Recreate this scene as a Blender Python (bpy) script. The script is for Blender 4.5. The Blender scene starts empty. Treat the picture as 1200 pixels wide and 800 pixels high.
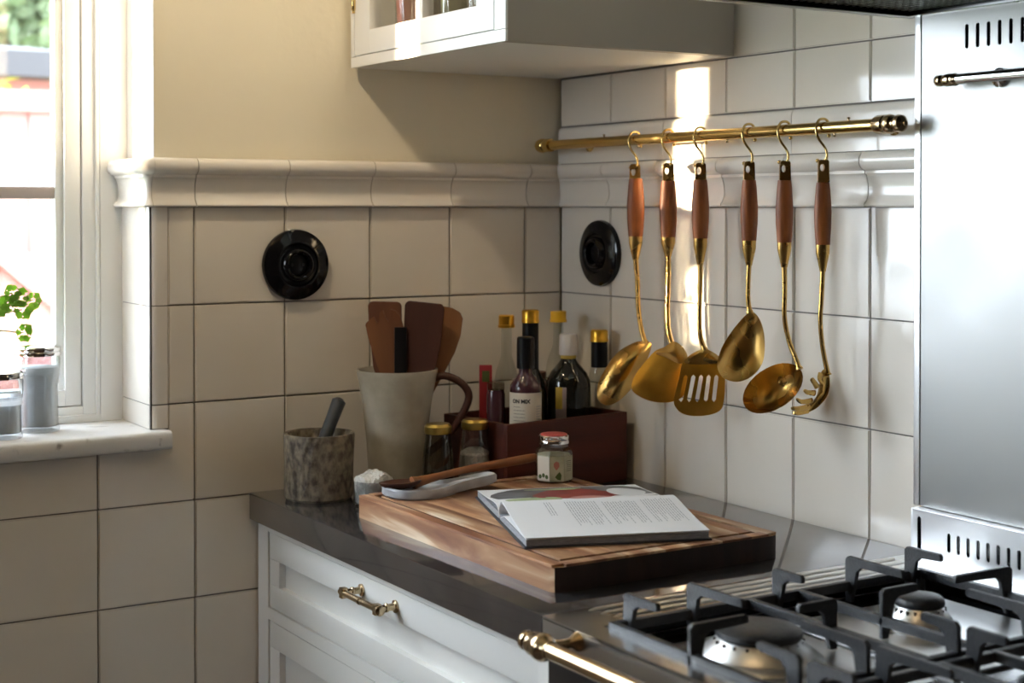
import bpy, bmesh, math, random
from mathutils import Vector, Matrix
random.seed(7)
S = bpy.context.scene
COL = S.collection
PI = math.pi
YAW = 0.555

# ------------------------------------------------------------------ camera
cam = bpy.data.cameras.new('camera')
camo = bpy.data.objects.new('camera', cam); COL.objects.link(camo)
camo.location = (-1.5099, -2.2702, 1.3528)
camo.rotation_euler = (PI/2-0.0133, 0, -YAW)
cam.sensor_width = 36; cam.lens = 1784.29/1200*36
cam.shift_y = -(400-266.16)/1200
cam.clip_start = 0.02
cam.dof.use_dof = True; cam.dof.focus_distance = 2.12; cam.dof.aperture_fstop = 5.0
S.camera = camo

# ------------------------------------------------------------------ world, sun, lights, exposure
S.view_settings.view_transform = 'Standard'; S.view_settings.look = 'None'
S.view_settings.gamma = 1; S.view_settings.use_curve_mapping = False
S.view_settings.exposure = 0.2
w = bpy.data.worlds.new('sky'); S.world = w; w.use_nodes = True
wn = w.node_tree; bg = wn.nodes['Background']
bg.inputs[0].default_value = (0.80, 0.90, 1.0, 1); bg.inputs[1].default_value = 16.5

sun = bpy.data.lights.new('sun', 'SUN'); suno = bpy.data.objects.new('sun', sun); COL.objects.link(suno)
sun.energy = 80; sun.angle = math.radians(0.6); sun.color = (1.0, 0.80, 0.52)
sdir = Vector((0.413, -0.175, -0.011)).normalized()
suno.rotation_euler = sdir.to_track_quat('-Z', 'Y').to_euler(); suno.location = (-3, 2, 3)

LY0, LY1, LZ0, LZ1 = -0.60, -0.06, 1.25, 2.30   # window opening of the left wall
def area(name, loc, target, sx, sy, power, color, portal=False):
    l = bpy.data.lights.new(name, 'AREA'); o = bpy.data.objects.new(name, l); COL.objects.link(o)
    l.shape = 'RECTANGLE'; l.size = sx; l.size_y = sy; l.energy = power; l.color = color
    o.location = loc
    o.rotation_euler = (Vector(target)-Vector(loc)).to_track_quat('-Z', 'Z').to_euler()
    if portal: l.cycles.is_portal = True
    return o
area('window_portal', (-1.43, 0.30, 1.62), (-1.43, -1, 1.62), 1.30, 1.24, 10, (1, 1, 1), True)
area('window_portal', (-3.51, (LY0+LY1)/2, 1.75), (0, (LY0+LY1)/2, 1.775), .56, 1.07, 10, (1, 1, 1), True)
area('ceiling_lamp_light', (-1.3, -1.5, 2.43), (-1.3, -1.5, 0), 0.5, 0.5, 1.5, (1.0, 0.66, 0.34))

# ------------------------------------------------------------------ materials
M = {}
def nt(name):
    m = bpy.data.materials.new(name); m.use_nodes = True
    return m, m.node_tree, m.node_tree.nodes['Principled BSDF']
def mat(name, col, rough=0.5, metal=0.0, bump=0, bscale=60, var=0, vscale=8, col2=None, coat=0, detail=4,
        stretch=None, spec=None, rvar=0, trans=0, ior=None, alpha=None, sheen=0):
    m, t, b = nt(name)
    b.inputs['Base Color'].default_value = (*col, 1); b.inputs['Roughness'].default_value = rough
    b.inputs['Metallic'].default_value = metal
    if spec is not None: b.inputs['Specular IOR Level'].default_value = spec
    if coat: b.inputs['Coat Weight'].default_value = coat; b.inputs['Coat Roughness'].default_value = 0.06
    if trans: b.inputs['Transmission Weight'].default_value = trans
    if ior: b.inputs['IOR'].default_value = ior
    if bump or col2 or rvar:
        tc = t.nodes.new('ShaderNodeTexCoord'); mp = t.nodes.new('ShaderNodeMapping')
        t.links.new(tc.outputs['Object'], mp.inputs[0])
        if stretch: mp.inputs['Scale'].default_value = stretch
        inf = t.nodes.new('ShaderNodeObjectInfo')
        ad = t.nodes.new('ShaderNodeVectorMath'); ad.operation = 'ADD'
        mu = t.nodes.new('ShaderNodeMath'); mu.operation = 'MULTIPLY'; mu.inputs[1].default_value = 37
        t.links.new(inf.outputs['Random'], mu.inputs[0])
        t.links.new(mp.outputs[0], ad.inputs[0]); t.links.new(mu.outputs[0], ad.inputs[1])
        V = ad.outputs[0]
    if col2:
        n = t.nodes.new('ShaderNodeTexNoise'); n.inputs['Scale'].default_value = vscale; n.inputs['Detail'].default_value = detail
        r = t.nodes.new('ShaderNodeValToRGB'); t.links.new(V, n.inputs['Vector']); t.links.new(n.outputs[0], r.inputs[0])
        r.color_ramp.elements[0].position = 0.35; r.color_ramp.elements[0].color = (*col2, 1)
        r.color_ramp.elements[1].position = 0.65; r.color_ramp.elements[1].color = (*col, 1)
        t.links.new(r.outputs[0], b.inputs['Base Color'])
    if rvar:
        n3 = t.nodes.new('ShaderNodeTexNoise'); n3.inputs['Scale'].default_value = vscale*1.7
        mr = t.nodes.new('ShaderNodeMapRange'); t.links.new(V, n3.inputs['Vector']); t.links.new(n3.outputs[0], mr.inputs[0])
        mr.inputs[1].default_value = .3; mr.inputs[2].default_value = .7
        mr.inputs[3].default_value = max(0.02, rough-rvar); mr.inputs[4].default_value = rough+rvar
        t.links.new(mr.outputs[0], b.inputs['Roughness'])
    if bump:
        n2 = t.nodes.new('ShaderNodeTexNoise'); n2.inputs['Scale'].default_value = bscale
        bp = t.nodes.new('ShaderNodeBump'); bp.inputs['Strength'].default_value = bump; bp.inputs['Distance'].default_value = 0.01
        t.links.new(V, n2.inputs['Vector']); t.links.new(n2.outputs[0], bp.inputs['Height']); t.links.new(bp.outputs[0], b.inputs['Normal'])
    M[name] = m
    return m
mat('tile', (0.80, 0.75, 0.68), 0.10, bump=0.10, bscale=9, col2=(0.76, 0.71, 0.63), vscale=5, rvar=0.04)
mat('tile_trim', (0.80, 0.755, 0.69), 0.12, bump=0.05, bscale=20)
mat('grout', (0.20, 0.185, 0.17), 0.9, bump=0.3, bscale=200)
mat('plaster', (0.86, 0.80, 0.64), 0.7, bump=0.06, bscale=60, col2=(0.84, 0.78, 0.62), vscale=3)
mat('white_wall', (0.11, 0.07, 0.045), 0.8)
mat('reveal', (0.85, 0.85, 0.85), 0.6)
mat('ceiling', (0.45, 0.38, 0.30), 0.85)
mat('floor', (0.085, 0.045, 0.025), 0.4, col2=(0.055, 0.03, 0.016), vscale=3, stretch=(1, 12, 1))
mat('window_paint', (0.90, 0.91, 0.90), 0.35)
mat('shaded_bar_paint', (0.30, 0.27, 0.28), 0.4)  # white glazing bars, with their shadow put into the colour
mat('cabinet_paint', (0.76, 0.755, 0.73), 0.38, bump=0.02, bscale=120)
mat('shaded_paint', (0.36, 0.32, 0.28), 0.5)  # cabinet paint darkened so the end panel carries its shade in the colour
mat('cream_paint', (0.74, 0.71, 0.62), 0.5)
mat('marble', (0.74, 0.73, 0.72), 0.25, col2=(0.62, 0.60, 0.59), vscale=14)
mat('worktop', (0.27, 0.262, 0.275), 0.085, metal=0.9, bump=0.01, bscale=20, rvar=0.025, vscale=9, col2=(0.21, 0.205, 0.215))
mat('steel', (0.55, 0.55, 0.55), 0.24, metal=1)
mat('splash_steel', (0.275, 0.275, 0.27), 0.40, metal=1, bump=0.10, bscale=2.5, rvar=0.04, vscale=4)
mat('bright_steel', (0.82, 0.83, 0.84), 0.36, metal=1)
mat('ridge_steel', (0.70, 0.69, 0.66), 0.30, metal=1)
mat('chrome', (0.85, 0.85, 0.86), 0.08, metal=1)
mat('dark_metal', (0.03, 0.03, 0.032), 0.4, metal=0.3)
mat('iron', (0.016, 0.018, 0.022), 0.42, bump=0.15, bscale=300)
mat('enamel', (0.008, 0.008, 0.009), 0.14)
mat('black_plastic', (0.004, 0.004, 0.005), 0.35, spec=0.25)
mat('porcelain_black', (0.004, 0.004, 0.005), 0.10, spec=0.3)
mat('hood_mesh', (0.09, 0.09, 0.09), 0.45, metal=0.8)
mat('brass', (0.68, 0.44, 0.15), 0.27, metal=1, bump=0.012, bscale=30, col2=(0.50, 0.30, 0.085), vscale=14, rvar=0.08)
mat('brass_flat', (0.78, 0.45, 0.09), 0.36, metal=1, bump=0.05, bscale=40, col2=(0.55, 0.31, 0.05), vscale=16, rvar=0.06)
mat('brass_polished', (0.70, 0.50, 0.20), 0.16, metal=1, rvar=0.05, vscale=20)
mat('aged_brass', (0.55, 0.42, 0.26), 0.20, metal=1, rvar=0.06, vscale=30)
mat('handle_wood', (0.38, 0.115, 0.026), 0.48, col2=(0.16, 0.042, 0.012), vscale=70, stretch=(1, 1, 0.12), coat=0.0, bump=0.1, bscale=80)
mat('spatula_wood', (0.20, 0.075, 0.026), 0.55, col2=(0.12, 0.04, 0.014), vscale=18, stretch=(1, 1, 0.12))
mat('spatula_dark', (0.075, 0.022, 0.012), 0.5, col2=(0.05, 0.016, 0.009), vscale=18, stretch=(1, 1, 0.12))
mat('spatula_brown', (0.14, 0.05, 0.022), 0.5, col2=(0.09, 0.03, 0.014), vscale=18, stretch=(1, 1, 0.12))
mat('spatula_light', (0.30, 0.14, 0.06), 0.55, col2=(0.22, 0.09, 0.035), vscale=18, stretch=(1, 1, 0.12))
mat('spoon_wood', (0.30, 0.11, 0.035), 0.45, col2=(0.19, 0.065, 0.02), vscale=20)
mat('mahogany', (0.095, 0.020, 0.011), 0.5, col2=(0.055, 0.012, 0.007), vscale=14, stretch=(.15, 1, 2), spec=0.3)
mat('stoneware', (0.58, 0.55, 0.47), 0.22, col2=(0.38, 0.35, 0.28), vscale=13, detail=8, bump=0.25, bscale=14)
mat('granite', (0.24, 0.20, 0.145), 0.6, col2=(0.05, 0.036, 0.027), vscale=95, stretch=(1, 1, .7), detail=8, bump=0.5, bscale=80)
mat('dark_stone', (0.035, 0.04, 0.05), 0.45, bump=0.4, bscale=60)
mat('salt', (0.80, 0.78, 0.74), 0.85, bump=0.8, bscale=260)
mat('grey_marble', (0.62, 0.63, 0.65), 0.35, col2=(0.30, 0.31, 0.34), vscale=16, detail=6)
mat('paper', (0.80, 0.81, 0.83), 0.6)
mat('page_edge', (0.30, 0.31, 0.34), 0.6, col2=(0.20, 0.21, 0.23), vscale=120, stretch=(1, 1, 8))
mat('ink', (0.36, 0.38, 0.41), 0.7)
mat('book_cover', (0.035, 0.035, 0.04), 0.5)
mat('amber_glass', (0.035, 0.014, 0.012), 0.08)
mat('dark_bottle', (0.012, 0.012, 0.010), 0.07)
mat('plum_glass', (0.055, 0.022, 0.030), 0.10)
mat('label_white', (0.62, 0.58, 0.50), 0.6)
mat('label_yellow', (0.55, 0.38, 0.06), 0.6)
mat('label_brown', (0.20, 0.09, 0.06), 0.6)
mat('label_mauve', (0.36, 0.30, 0.33), 0.6)
mat('print_dark', (0.03, 0.03, 0.03), 0.7)
mat('gold_cap', (0.75, 0.42, 0.05), 0.28, metal=0.9)
mat('lid_brass', (0.42, 0.30, 0.08), 0.30, metal=1)
mat('yellow_cap', (0.72, 0.42, 0.02), 0.4)
mat('white_cap', (0.52, 0.50, 0.50), 0.45)
mat('red_pack', (0.30, 0.02, 0.03), 0.45)
mat('red_lid', (0.42, 0.07, 0.06), 0.35)
mat('herb_label', (0.52, 0.50, 0.36), 0.5, col2=(0.36, 0.36, 0.23), vscale=40)
mat('leaf_print', (0.06, 0.09, 0.02), 0.6)
mat('rose_print', (0.45, 0.16, 0.12), 0.6)
mat('leaf', (0.28, 0.45, 0.05), 0.5, col2=(0.16, 0.30, 0.03), vscale=30)
mat('stem', (0.25, 0.36, 0.08), 0.5)
mat('terracotta', (0.36, 0.14, 0.07), 0.8)
mat('soil', (0.03, 0.02, 0.015), 0.95)
mat('pink_content', (0.85, 0.30, 0.26), 0.5)
mat('green_content', (0.55, 0.58, 0.36), 0.5)
mat('cream_content', (0.85, 0.80, 0.66), 0.5)
mat('spice_dark', (0.03, 0.022, 0.018), 0.6, bump=0.5, bscale=300)
mat('fence_red', (0.34, 0.145, 0.13), 0.75, col2=(0.30, 0.125, 0.115), vscale=4)
mat('roof_dark', (0.028, 0.028, 0.034), 0.6)
mat('grass', (0.10, 0.17, 0.04), 0.9, col2=(0.06, 0.12, 0.03), vscale=5)
mat('tree_leaf', (0.22, 0.28, 0.16), 0.6, col2=(0.12, 0.17, 0.09), vscale=3)
mat('hedge_leaf', (0.36, 0.42, 0.05), 0.6)
mat('bark', (0.10, 0.07, 0.05), 0.9)
mat('blocker_wood', (0.16, 0.09, 0.05), 0.8)
mat('lamp_shade', (0.8, 0.7, 0.5), 0.6)

def glass(name, tint, refl=0.12, rough=0.02, dens=0.9):
    m, t, b = nt(name); t.nodes.remove(b)
    out = [n for n in t.nodes if n.type == 'OUTPUT_MATERIAL'][0]
    tr = t.nodes.new('ShaderNodeBsdfTransparent'); tr.inputs[0].default_value = (*[c*dens for c in tint], 1)
    gl = t.nodes.new('ShaderNodeBsdfGlossy'); gl.inputs['Roughness'].default_value = rough
    fr = t.nodes.new('ShaderNodeLayerWeight'); fr.inputs[0].default_value = 0.5
    pw = t.nodes.new('ShaderNodeMath'); pw.operation = 'POWER'; pw.inputs[1].default_value = 5 if refl < .3 else 3
    ma = t.nodes.new('ShaderNodeMath'); ma.operation = 'MULTIPLY_ADD'; ma.inputs[1].default_value = 0.9; ma.inputs[2].default_value = 0.02+refl*.2; ma.use_clamp = True
    mx = t.nodes.new('ShaderNodeMixShader')
    t.links.new(fr.outputs['Facing'], pw.inputs[0]); t.links.new(pw.outputs[0], ma.inputs[0]); t.links.new(ma.outputs[0], mx.inputs[0]); t.links.new(tr.outputs[0], mx.inputs[1]); t.links.new(gl.outputs[0], mx.inputs[2])
    t.links.new(mx.outputs[0], out.inputs[0]); M[name] = m
glass('pane_glass', (1, 1, 1), 0.10, 0.0, 0.97)
glass('clear_glass', (0.93, 0.95, 0.93), 0.25, 0.03, 0.93)
glass('jar_glass', (0.95, 0.97, 0.98), 0.45, 0.08, 0.9)
glass('smoke_glass', (0.72, 0.69, 0.62), 0.25, 0.03, 0.9)

def board_material():
    m, t, b = nt('board_wood'); b.inputs['Roughness'].default_value = 0.42
    L = t.links.new
    tc = t.nodes.new('ShaderNodeTexCoord'); mp = t.nodes.new('ShaderNodeMapping'); mp.inputs['Scale'].default_value = (22, 3.2, 22)
    L(tc.outputs['Object'], mp.inputs[0])
    inf = t.nodes.new('ShaderNodeObjectInfo'); mu = t.nodes.new('ShaderNodeMath'); mu.operation = 'MULTIPLY'; mu.inputs[1].default_value = 19
    L(inf.outputs['Random'], mu.inputs[0])
    ad = t.nodes.new('ShaderNodeVectorMath'); L(mp.outputs[0], ad.inputs[0]); L(mu.outputs[0], ad.inputs[1])
    n = t.nodes.new('ShaderNodeTexNoise'); n.inputs['Scale'].default_value = 1.3; n.inputs['Detail'].default_value = 5; n.inputs['Distortion'].default_value = 0.6
    L(ad.outputs[0], n.inputs['Vector'])
    r = t.nodes.new('ShaderNodeValToRGB'); L(n.outputs[0], r.inputs[0])
    e = r.color_ramp.elements; e[0].position = 0.30; e[0].color = (0.15, 0.045, 0.016, 1); e[1].position = 0.70; e[1].color = (0.78, 0.60, 0.40, 1)
    e2 = e.new(0.45); e2.color = (0.30, 0.115, 0.04, 1); e3 = e.new(0.56); e3.color = (0.46, 0.24, 0.10, 1)
    hs = t.nodes.new('ShaderNodeHueSaturation'); mv = t.nodes.new('ShaderNodeMapRange'); mv.inputs[3].default_value = .72; mv.inputs[4].default_value = 1.25
    L(inf.outputs['Random'], mv.inputs[0]); L(mv.outputs[0], hs.inputs['Value']); L(r.outputs[0], hs.inputs['Color']); hs.inputs['Saturation'].default_value = .88
    L(hs.outputs[0], b.inputs['Base Color'])
    mr = t.nodes.new('ShaderNodeMapRange'); mr.inputs[3].default_value = 0.3; mr.inputs[4].default_value = 0.6; L(n.outputs[0], mr.inputs[0]); L(mr.outputs[0], b.inputs['Roughness'])
    M['board_wood'] = m
board_material()
mat('board_end', (0.028, 0.011, 0.007), 0.5, col2=(0.014, 0.006, 0.004), vscale=9, stretch=(6, 1, 1))
mat('groove_dark', (0.05, 0.02, 0.012), 0.7)

def sill_marble():
    m = M['marble']; t = m.node_tree; b = t.nodes['Principled BSDF']; L = t.links.new
    tc = t.nodes.new('ShaderNodeTexCoord'); n = t.nodes.new('ShaderNodeTexNoise'); n.inputs['Scale'].default_value = 22; n.inputs['Detail'].default_value = 8; n.inputs['Distortion'].default_value = .9
    L(tc.outputs['Object'], n.inputs['Vector']); r = t.nodes.new('ShaderNodeValToRGB'); L(n.outputs[0], r.inputs[0])
    e = r.color_ramp.elements; e[0].position = .30; e[0].color = (.30, .28, .28, 1); e[1].position = .40; e[1].color = (.76, .75, .74, 1)
    L(r.outputs[0], b.inputs['Base Color'])
sill_marble()

# ------------------------------------------------------------------ geometry helpers
def box(bm, x0, x1, y0, y1, z0, z1, bev=0):
    vs = [bm.verts.new((x, y, z)) for x in (x0, x1) for y in (y0, y1) for z in (z0, z1)]
    F = [bm.faces.new([vs[i] for i in f]) for f in ((0, 1, 3, 2), (4, 6, 7, 5), (0, 4, 5, 1), (2, 3, 7, 6), (0, 2, 6, 4), (1, 5, 7, 3))]
    if bev:
        es = list({e for f in F for e in f.edges})
        bmesh.ops.bevel(bm, geom=es, offset=bev, segments=2, affect='EDGES', profile=0.6)
    return vs
def lathe(bm, prof, c=(0, 0, 0), seg=28, axis='z', ax=1.0, ay=1.0):
    c = Vector(c); rings = []
    def P(r, h, a):
        x, y = r*math.cos(a)*ax, r*math.sin(a)*ay
        return c+(Vector((x, y, h)) if axis == 'z' else Vector((h, x, y)) if axis == 'x' else Vector((x, h, y)))
    for r, h in prof:
        if r <= 1e-6: rings.append([bm.verts.new(P(0, h, 0))])
        else: rings.append([bm.verts.new(P(r, h, 2*PI*i/seg)) for i in range(seg)])
    for A, B in zip(rings, rings[1:]):
        if len(A) == 1 and len(B) == 1: continue
        for i in range(seg):
            j = (i+1) % seg
            if len(A) == 1: bm.faces.new((A[0], B[i], B[j]))
            elif len(B) == 1: bm.faces.new((A[i], B[0], A[j]))
            else: bm.faces.new((A[i], B[i], B[j], A[j]))
def tube(bm, pts, rad, seg=10, cap=True, flat=1.0):
    pts = [Vector(p) for p in pts]; n = len(pts)
    if not hasattr(rad, '__len__'): rad = [rad]*n
    T = [(pts[min(i+1, n-1)]-pts[max(i-1, 0)]).normalized() for i in range(n)]
    ref = Vector((0, 1, 0)) if abs(T[0].y) < .9 else Vector((1, 0, 0))
    N = (ref-T[0]*ref.dot(T[0])).normalized(); rings = []
    for i in range(n):
        N = (N-T[i]*N.dot(T[i])).normalized(); B = T[i].cross(N)
        rings.append([bm.verts.new(pts[i]+N*rad[i]*flat*math.cos(2*PI*k/seg)+B*rad[i]*math.sin(2*PI*k/seg)) for k in range(seg)])
    for A, B in zip(rings, rings[1:]):
        for k in range(seg): bm.faces.new((A[k], A[(k+1) % seg], B[(k+1) % seg], B[k]))
    if cap: bm.faces.new(rings[0][::-1]); bm.faces.new(rings[-1])
def smoothpts(p, n=4):
    p = [Vector(q) for q in p]; out = []
    for i in range(len(p)-1):
        a, b, c, d = p[max(i-1, 0)], p[i], p[i+1], p[min(i+2, len(p)-1)]
        for k in range(n):
            t = k/n
            out.append(0.5*((2*b)+(c-a)*t+(2*a-5*b+4*c-d)*t*t+(3*b-a-3*c+d)*t**3))
    out.append(p[-1]); return out
def prism(bm, poly, h0, h1, axis='z'):
    def P(u, v, h): return (u, v, h) if axis == 'z' else (h, u, v) if axis == 'x' else (u, h, v)
    A = [bm.verts.new(P(u, v, h0)) for u, v in poly]; B = [bm.verts.new(P(u, v, h1)) for u, v in poly]
    bm.faces.new(A[::-1]); bm.faces.new(B)
    n = len(poly)
    for i in range(n): bm.faces.new((A[i], A[(i+1) % n], B[(i+1) % n], B[i]))
def sweep(bm, prof, path, closed=False, capends=True):
    """prof (outward d, z) swept along path of (x, y, nx, ny) with mitred normals"""
    rings = [[bm.verts.new((x+nx*d, y+ny*d, z)) for d, z in prof] for x, y, nx, ny in path]
    for A, B in zip(rings, rings[1:]):
        for k in range(len(prof)-1): bm.faces.new((A[k], A[k+1], B[k+1], B[k]))
        bm.faces.new((A[-1], A[0], B[0], B[-1]))
    if capends: bm.faces.new(rings[0]); bm.faces.new(rings[-1][::-1])
def holes(bm, outer, inner, h0, h1, axis):
    """flat plate with holes, h0..h1 thick"""
    def P(u, v, h): return (u, v, h) if axis == 'z' else (h, u, v) if axis == 'x' else (u, h, v)
    def loop(poly):
        vs = [bm.verts.new(P(u, v, h0)) for u, v in poly]
        return [bm.edges.new((vs[i], vs[(i+1) % len(vs)])) for i in range(len(vs))]
    es = loop(outer)
    for p in inner: es += loop(p)
    r = bmesh.ops.triangle_fill(bm, use_beauty=True, use_dissolve=False, edges=es)
    fs = [g for g in r['geom'] if isinstance(g, bmesh.types.BMFace)]
    e = bmesh.ops.extrude_face_region(bm, geom=fs)
    d = Vector(P(0, 0, h1))-Vector(P(0, 0, h0))
    bmesh.ops.translate(bm, vec=d, verts=[v for v in e['geom'] if isinstance(v, bmesh.types.BMVert)])
def mesh(name, bm, m, ang=38, bev=0):
    bmesh.ops.recalc_face_normals(bm, faces=bm.faces)
    if bev: bmesh.ops.bevel(bm, geom=[e for e in bm.edges if len(e.link_faces) == 2 and e.calc_face_angle() > 0.6], offset=bev, segments=2, affect='EDGES')
    for f in bm.faces: f.smooth = True
    for e in bm.edges:
        if len(e.link_faces) == 2 and e.calc_face_angle() > math.radians(ang): e.smooth = False
    me = bpy.data.meshes.new(name); bm.to_mesh(me); bm.free()
    for k in (m if isinstance(m, (list, tuple)) else [m]): me.materials.append(M[k])
    return me
def obj(name, bm, m, parent=None, world=False, ang=38, bev=0, me=None):
    if world and parent is not None:
        L = parent.location.copy(); p = parent.parent
        while p: L += p.location; p = p.parent
        bmesh.ops.translate(bm, vec=-L, verts=bm.verts)
    me = me or mesh(name, bm, m, ang, bev)
    o = bpy.data.objects.new(name, me); COL.objects.link(o)
    if parent is not None: o.parent = parent
    return o
def tag(o, label, cat, group=None):
    o['label'] = label; o['category'] = cat
    if group: o['group'] = group
    return o
def thing(name, label, cat, loc=(0, 0, 0), rz=0, group=None):
    o = bpy.data.objects.new(name, None); COL.objects.link(o); o.empty_display_size = .05
    o.location = loc; o.rotation_euler = (0, 0, rz)
    return tag(o, label, cat, group)
def struct(o): o['kind'] = 'structure'; return o
def NB(): return bmesh.new()
def bxo(name, m, parent, x0, x1, y0, y1, z0, z1, bev=0, world=True):
    b = NB(); box(b, x0, x1, y0, y1, z0, z1, bev); return obj(name, b, m, parent, world)

# ================================================================== ROOM SHELL
P = 0.152; Z0 = 1.3528          # tile pitch, foot of the moulding
WX0, WX1, WZ0, WZ1 = -2.06, -0.744, 1.000, 2.22   # window opening
b = NB()
for a in ((-3.3, WX0, 0.010, 0.30, 0, 2.5), (WX1, 0.30, 0.010, 0.30, 0, 2.5), (WX0, WX1, 0.010, 0.30, 0, WZ0-0.02), (WX0, WX1, 0.010, 0.30, WZ1, 2.5)): box(b, *a)
wall_back = struct(obj('wall_back', b, 'plaster'))
b = NB(); box(b, 0.010, 0.30, -3.9, 0.010, 0, 2.5); wall_right = struct(obj('wall_right', b, 'grout'))
b = NB()
for a in ((-3.9, LY0, 0, 2.5), (LY1, 0.30, 0, 2.5), (LY0, LY1, 0, LZ0), (LY0, LY1, LZ1, 2.5)): box(b, -3.5, -3.3, *a)
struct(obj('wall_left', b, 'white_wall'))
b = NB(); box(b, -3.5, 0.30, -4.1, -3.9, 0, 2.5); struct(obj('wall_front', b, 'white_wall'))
b = NB(); box(b, -3.5, 0.30, -4.1, 0.30, 2.5, 2.6); struct(obj('ceiling', b, 'ceiling'))
b = NB(); box(b, -3.5, 0.30, -4.1, 0.30, -0.1, 0); struct(obj('floor', b, 'floor'))
# grout bed behind the tiles of the back wall
b = NB(); box(b, -0.752, 0.0, 0.0035, 0.0102, 0.0, 1.40); box(b, -3.3, -0.752, 0.0035, 0.0102, 0, WZ0-0.02); box(b, -0.7530, -0.7435, 0.0035, 0.137, WZ0-0.02, 1.40)
obj('grout_bed', b, 'grout', wall_back)
b = NB(); box(b, 0.0035, 0.0102, -3.4, 0.0035, 0.0, 1.74)
obj('grout_bed', b, 'grout', wall_right)

cache = {}
def tile(parent, wall, a0, a1, z0, z1):
    """a = position along the wall"""
    g = 0.0011; wdt = round(a1-a0-2*g, 4); h = round(z1-z0-2*g, 4)
    k = (wall, wdt, h)
    if k not in cache:
        t = NB()
        if wall == 'A': box(t, -wdt/2, wdt/2, -0.0005, 0.0075, -h/2, h/2)
        else: box(t, -0.0005, 0.0075, -wdt/2, wdt/2, -h/2, h/2)
        fr = [e for e in t.edges if all((v.co.y if wall == 'A' else v.co.x) < 0 for v in e.verts)]
        bmesh.ops.bevel(t, geom=fr, offset=0.0016, segments=2, affect='EDGES')
        cache[k] = mesh('tile', t, 'tile', 60)
    o = obj('tile', None, None, parent, me=cache[k])
    r = math.radians
    if wall == 'A': o.location = ((a0+a1)/2, 0.0005, (z0+z1)/2); o.rotation_euler = (r(random.gauss(0, .22)), 0, r(random.gauss(0, .22)))
    else: o.location = (0.0005, (a0+a1)/2, (z0+z1)/2); o.rotation_euler = (0, r(random.gauss(0, .22)), r(random.gauss(0, .22)))
AX = [0.0]+[-(0.0754+k*P) for k in range(5)]         # joints of the back wall: 0, -.0754 ... -.6834
for c in range(5):
    for j in range(9):
        z1 = Z0-j*P; z0 = max(z1-P, 0.0)
        if c < 4 and z1 < 0.90: continue
        tile(wall_back, 'A', AX[c+1], AX[c], z0, z1)
for j in range(2): tile(wall_back, 'A', -0.726, -0.6834, Z0-(j+1)*P, Z0-j*P)
# notched tile round the end of the sill
b = NB(); g = .0011
prism(b, [(-0.8354+g, Z0-3*P+g), (-0.6834-g, Z0-3*P+g), (-0.6834-g, Z0-2*P-g), (-0.726+g, Z0-2*P-g), (-0.726+g, 0.981), (-0.8354+g, 0.981)], 0.0, 0.008, 'y')
obj('tile', b, 'tile', wall_back, bev=0.0014)
for c in range(1, 9):
    a1 = -0.8354-(c-1)*P
    tile(wall_back, 'A', a1-P, a1, Z0-3*P, 0.981)
for c in range(0, 9):
    a1 = -0.6834-c*P
    for j in range(3, 9): tile(wall_back, 'A', a1-P, a1, max(Z0-(j+1)*P, 0), Z0-j*P)
# bullnose tiles turning the corner into the window reveal
def bullnose(z0, z1):
    b = NB(); R = 0.013; xs = -0.7545; pth = [(-0.7262, 0.0)]
    pth += [(xs+R-R*math.sin(t), R-R*math.cos(t)) for t in [PI/2*i/6 for i in range(7)]]
    pth += [(xs, 0.137)]
    inner = [(xs+0.006, 0.137), (xs+0.006, 0.008), (-0.7262, 0.008)]
    prism(b, pth+inner, z0+.0007, z1-.0007, 'z')
    obj('bullnose_tile', b, 'tile_trim', wall_back, ang=40)
for j in range(2): bullnose(Z0-(j+1)*P, Z0-j*P)
bullnose(1.0115, Z0-2*P)
# right wall tiles
BY = [0.0]+[-(0.1542+k*P) for k in range(6)]
for c in range(6):
    a1 = BY[c]; a0 = BY[c+1] if c < 5 else -0.8648
    for j in range(3): tile(wall_right, 'B', a0, a1, max(Z0-(j+1)*P, 0.896), Z0-j*P)
    tile(wall_right, 'B', a0, a1, 1.4955, 1.5800)
    if c >= 3: tile(wall_right, 'B', a0, a1, 1.5800, 1.732)
tile(wall_right, 'B', -0.4582, -0.484+.11, 1.5800, 1.732)
# moulding
PR = [(0.000, .0755), (.012, .0755), (.0185, .0735), (.0225, .069), (.0240, .0635), (.0230, .0575), (.0195, .0530), (.0145, .0505), (.0120, .0495), (.0118, .0455), (.0095, .0440), (.0070, .0370), (.0055, .0270), (.0058, .0170), (.0085, .0090), (.0125, .0055), (.0135, .0025), (.0115, .0), (.0, .0)]
PRZ = [(d, Z0+z) for d, z in PR]
for c in range(5):
    a0, a1 = AX[c+1]+.0008, AX[c]-.0008
    if c == 0: a1 = -0.001
    b = NB(); sweep(b, PRZ, [(a0, 0.002, 0, -1), (a1-(.0 if c else .0), 0.002, 0, -1)]); obj('moulding_tile', b, 'tile_trim', wall_back)
b = NB(); sweep(b, PRZ, [(-0.6842, 0.002, 0, -1), (-0.7520, 0.002, 0, -1)]); obj('moulding_tile', b, 'tile_trim', wall_back)
b = NB(); R = 0.010
pth = [(-0.7525, 0.002, 0, -1)]+[(-0.7525-0.002*math.sin(t), 0.002+0.002-0.002*math.cos(t), -math.sin(t), -math.cos(t)) for t in [PI/2*i/5 for i in range(1, 6)]]+[(-0.7545, 0.137, -1, 0)]
sweep(b, PRZ, pth); obj('moulding_tile', b, 'tile_trim', wall_back)
for c in range(6):
    a1 = BY[c]-.0008; a0 = (BY[c+1] if c < 5 else -0.8648)+.0008
    if c == 0: a1 = -0.001
    b = NB(); sweep(b, PRZ, [(0.002, a1, -1, 0), (0.002, a0, -1, 0)]); obj('moulding_tile', b, 'tile_trim', wall_right)
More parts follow.
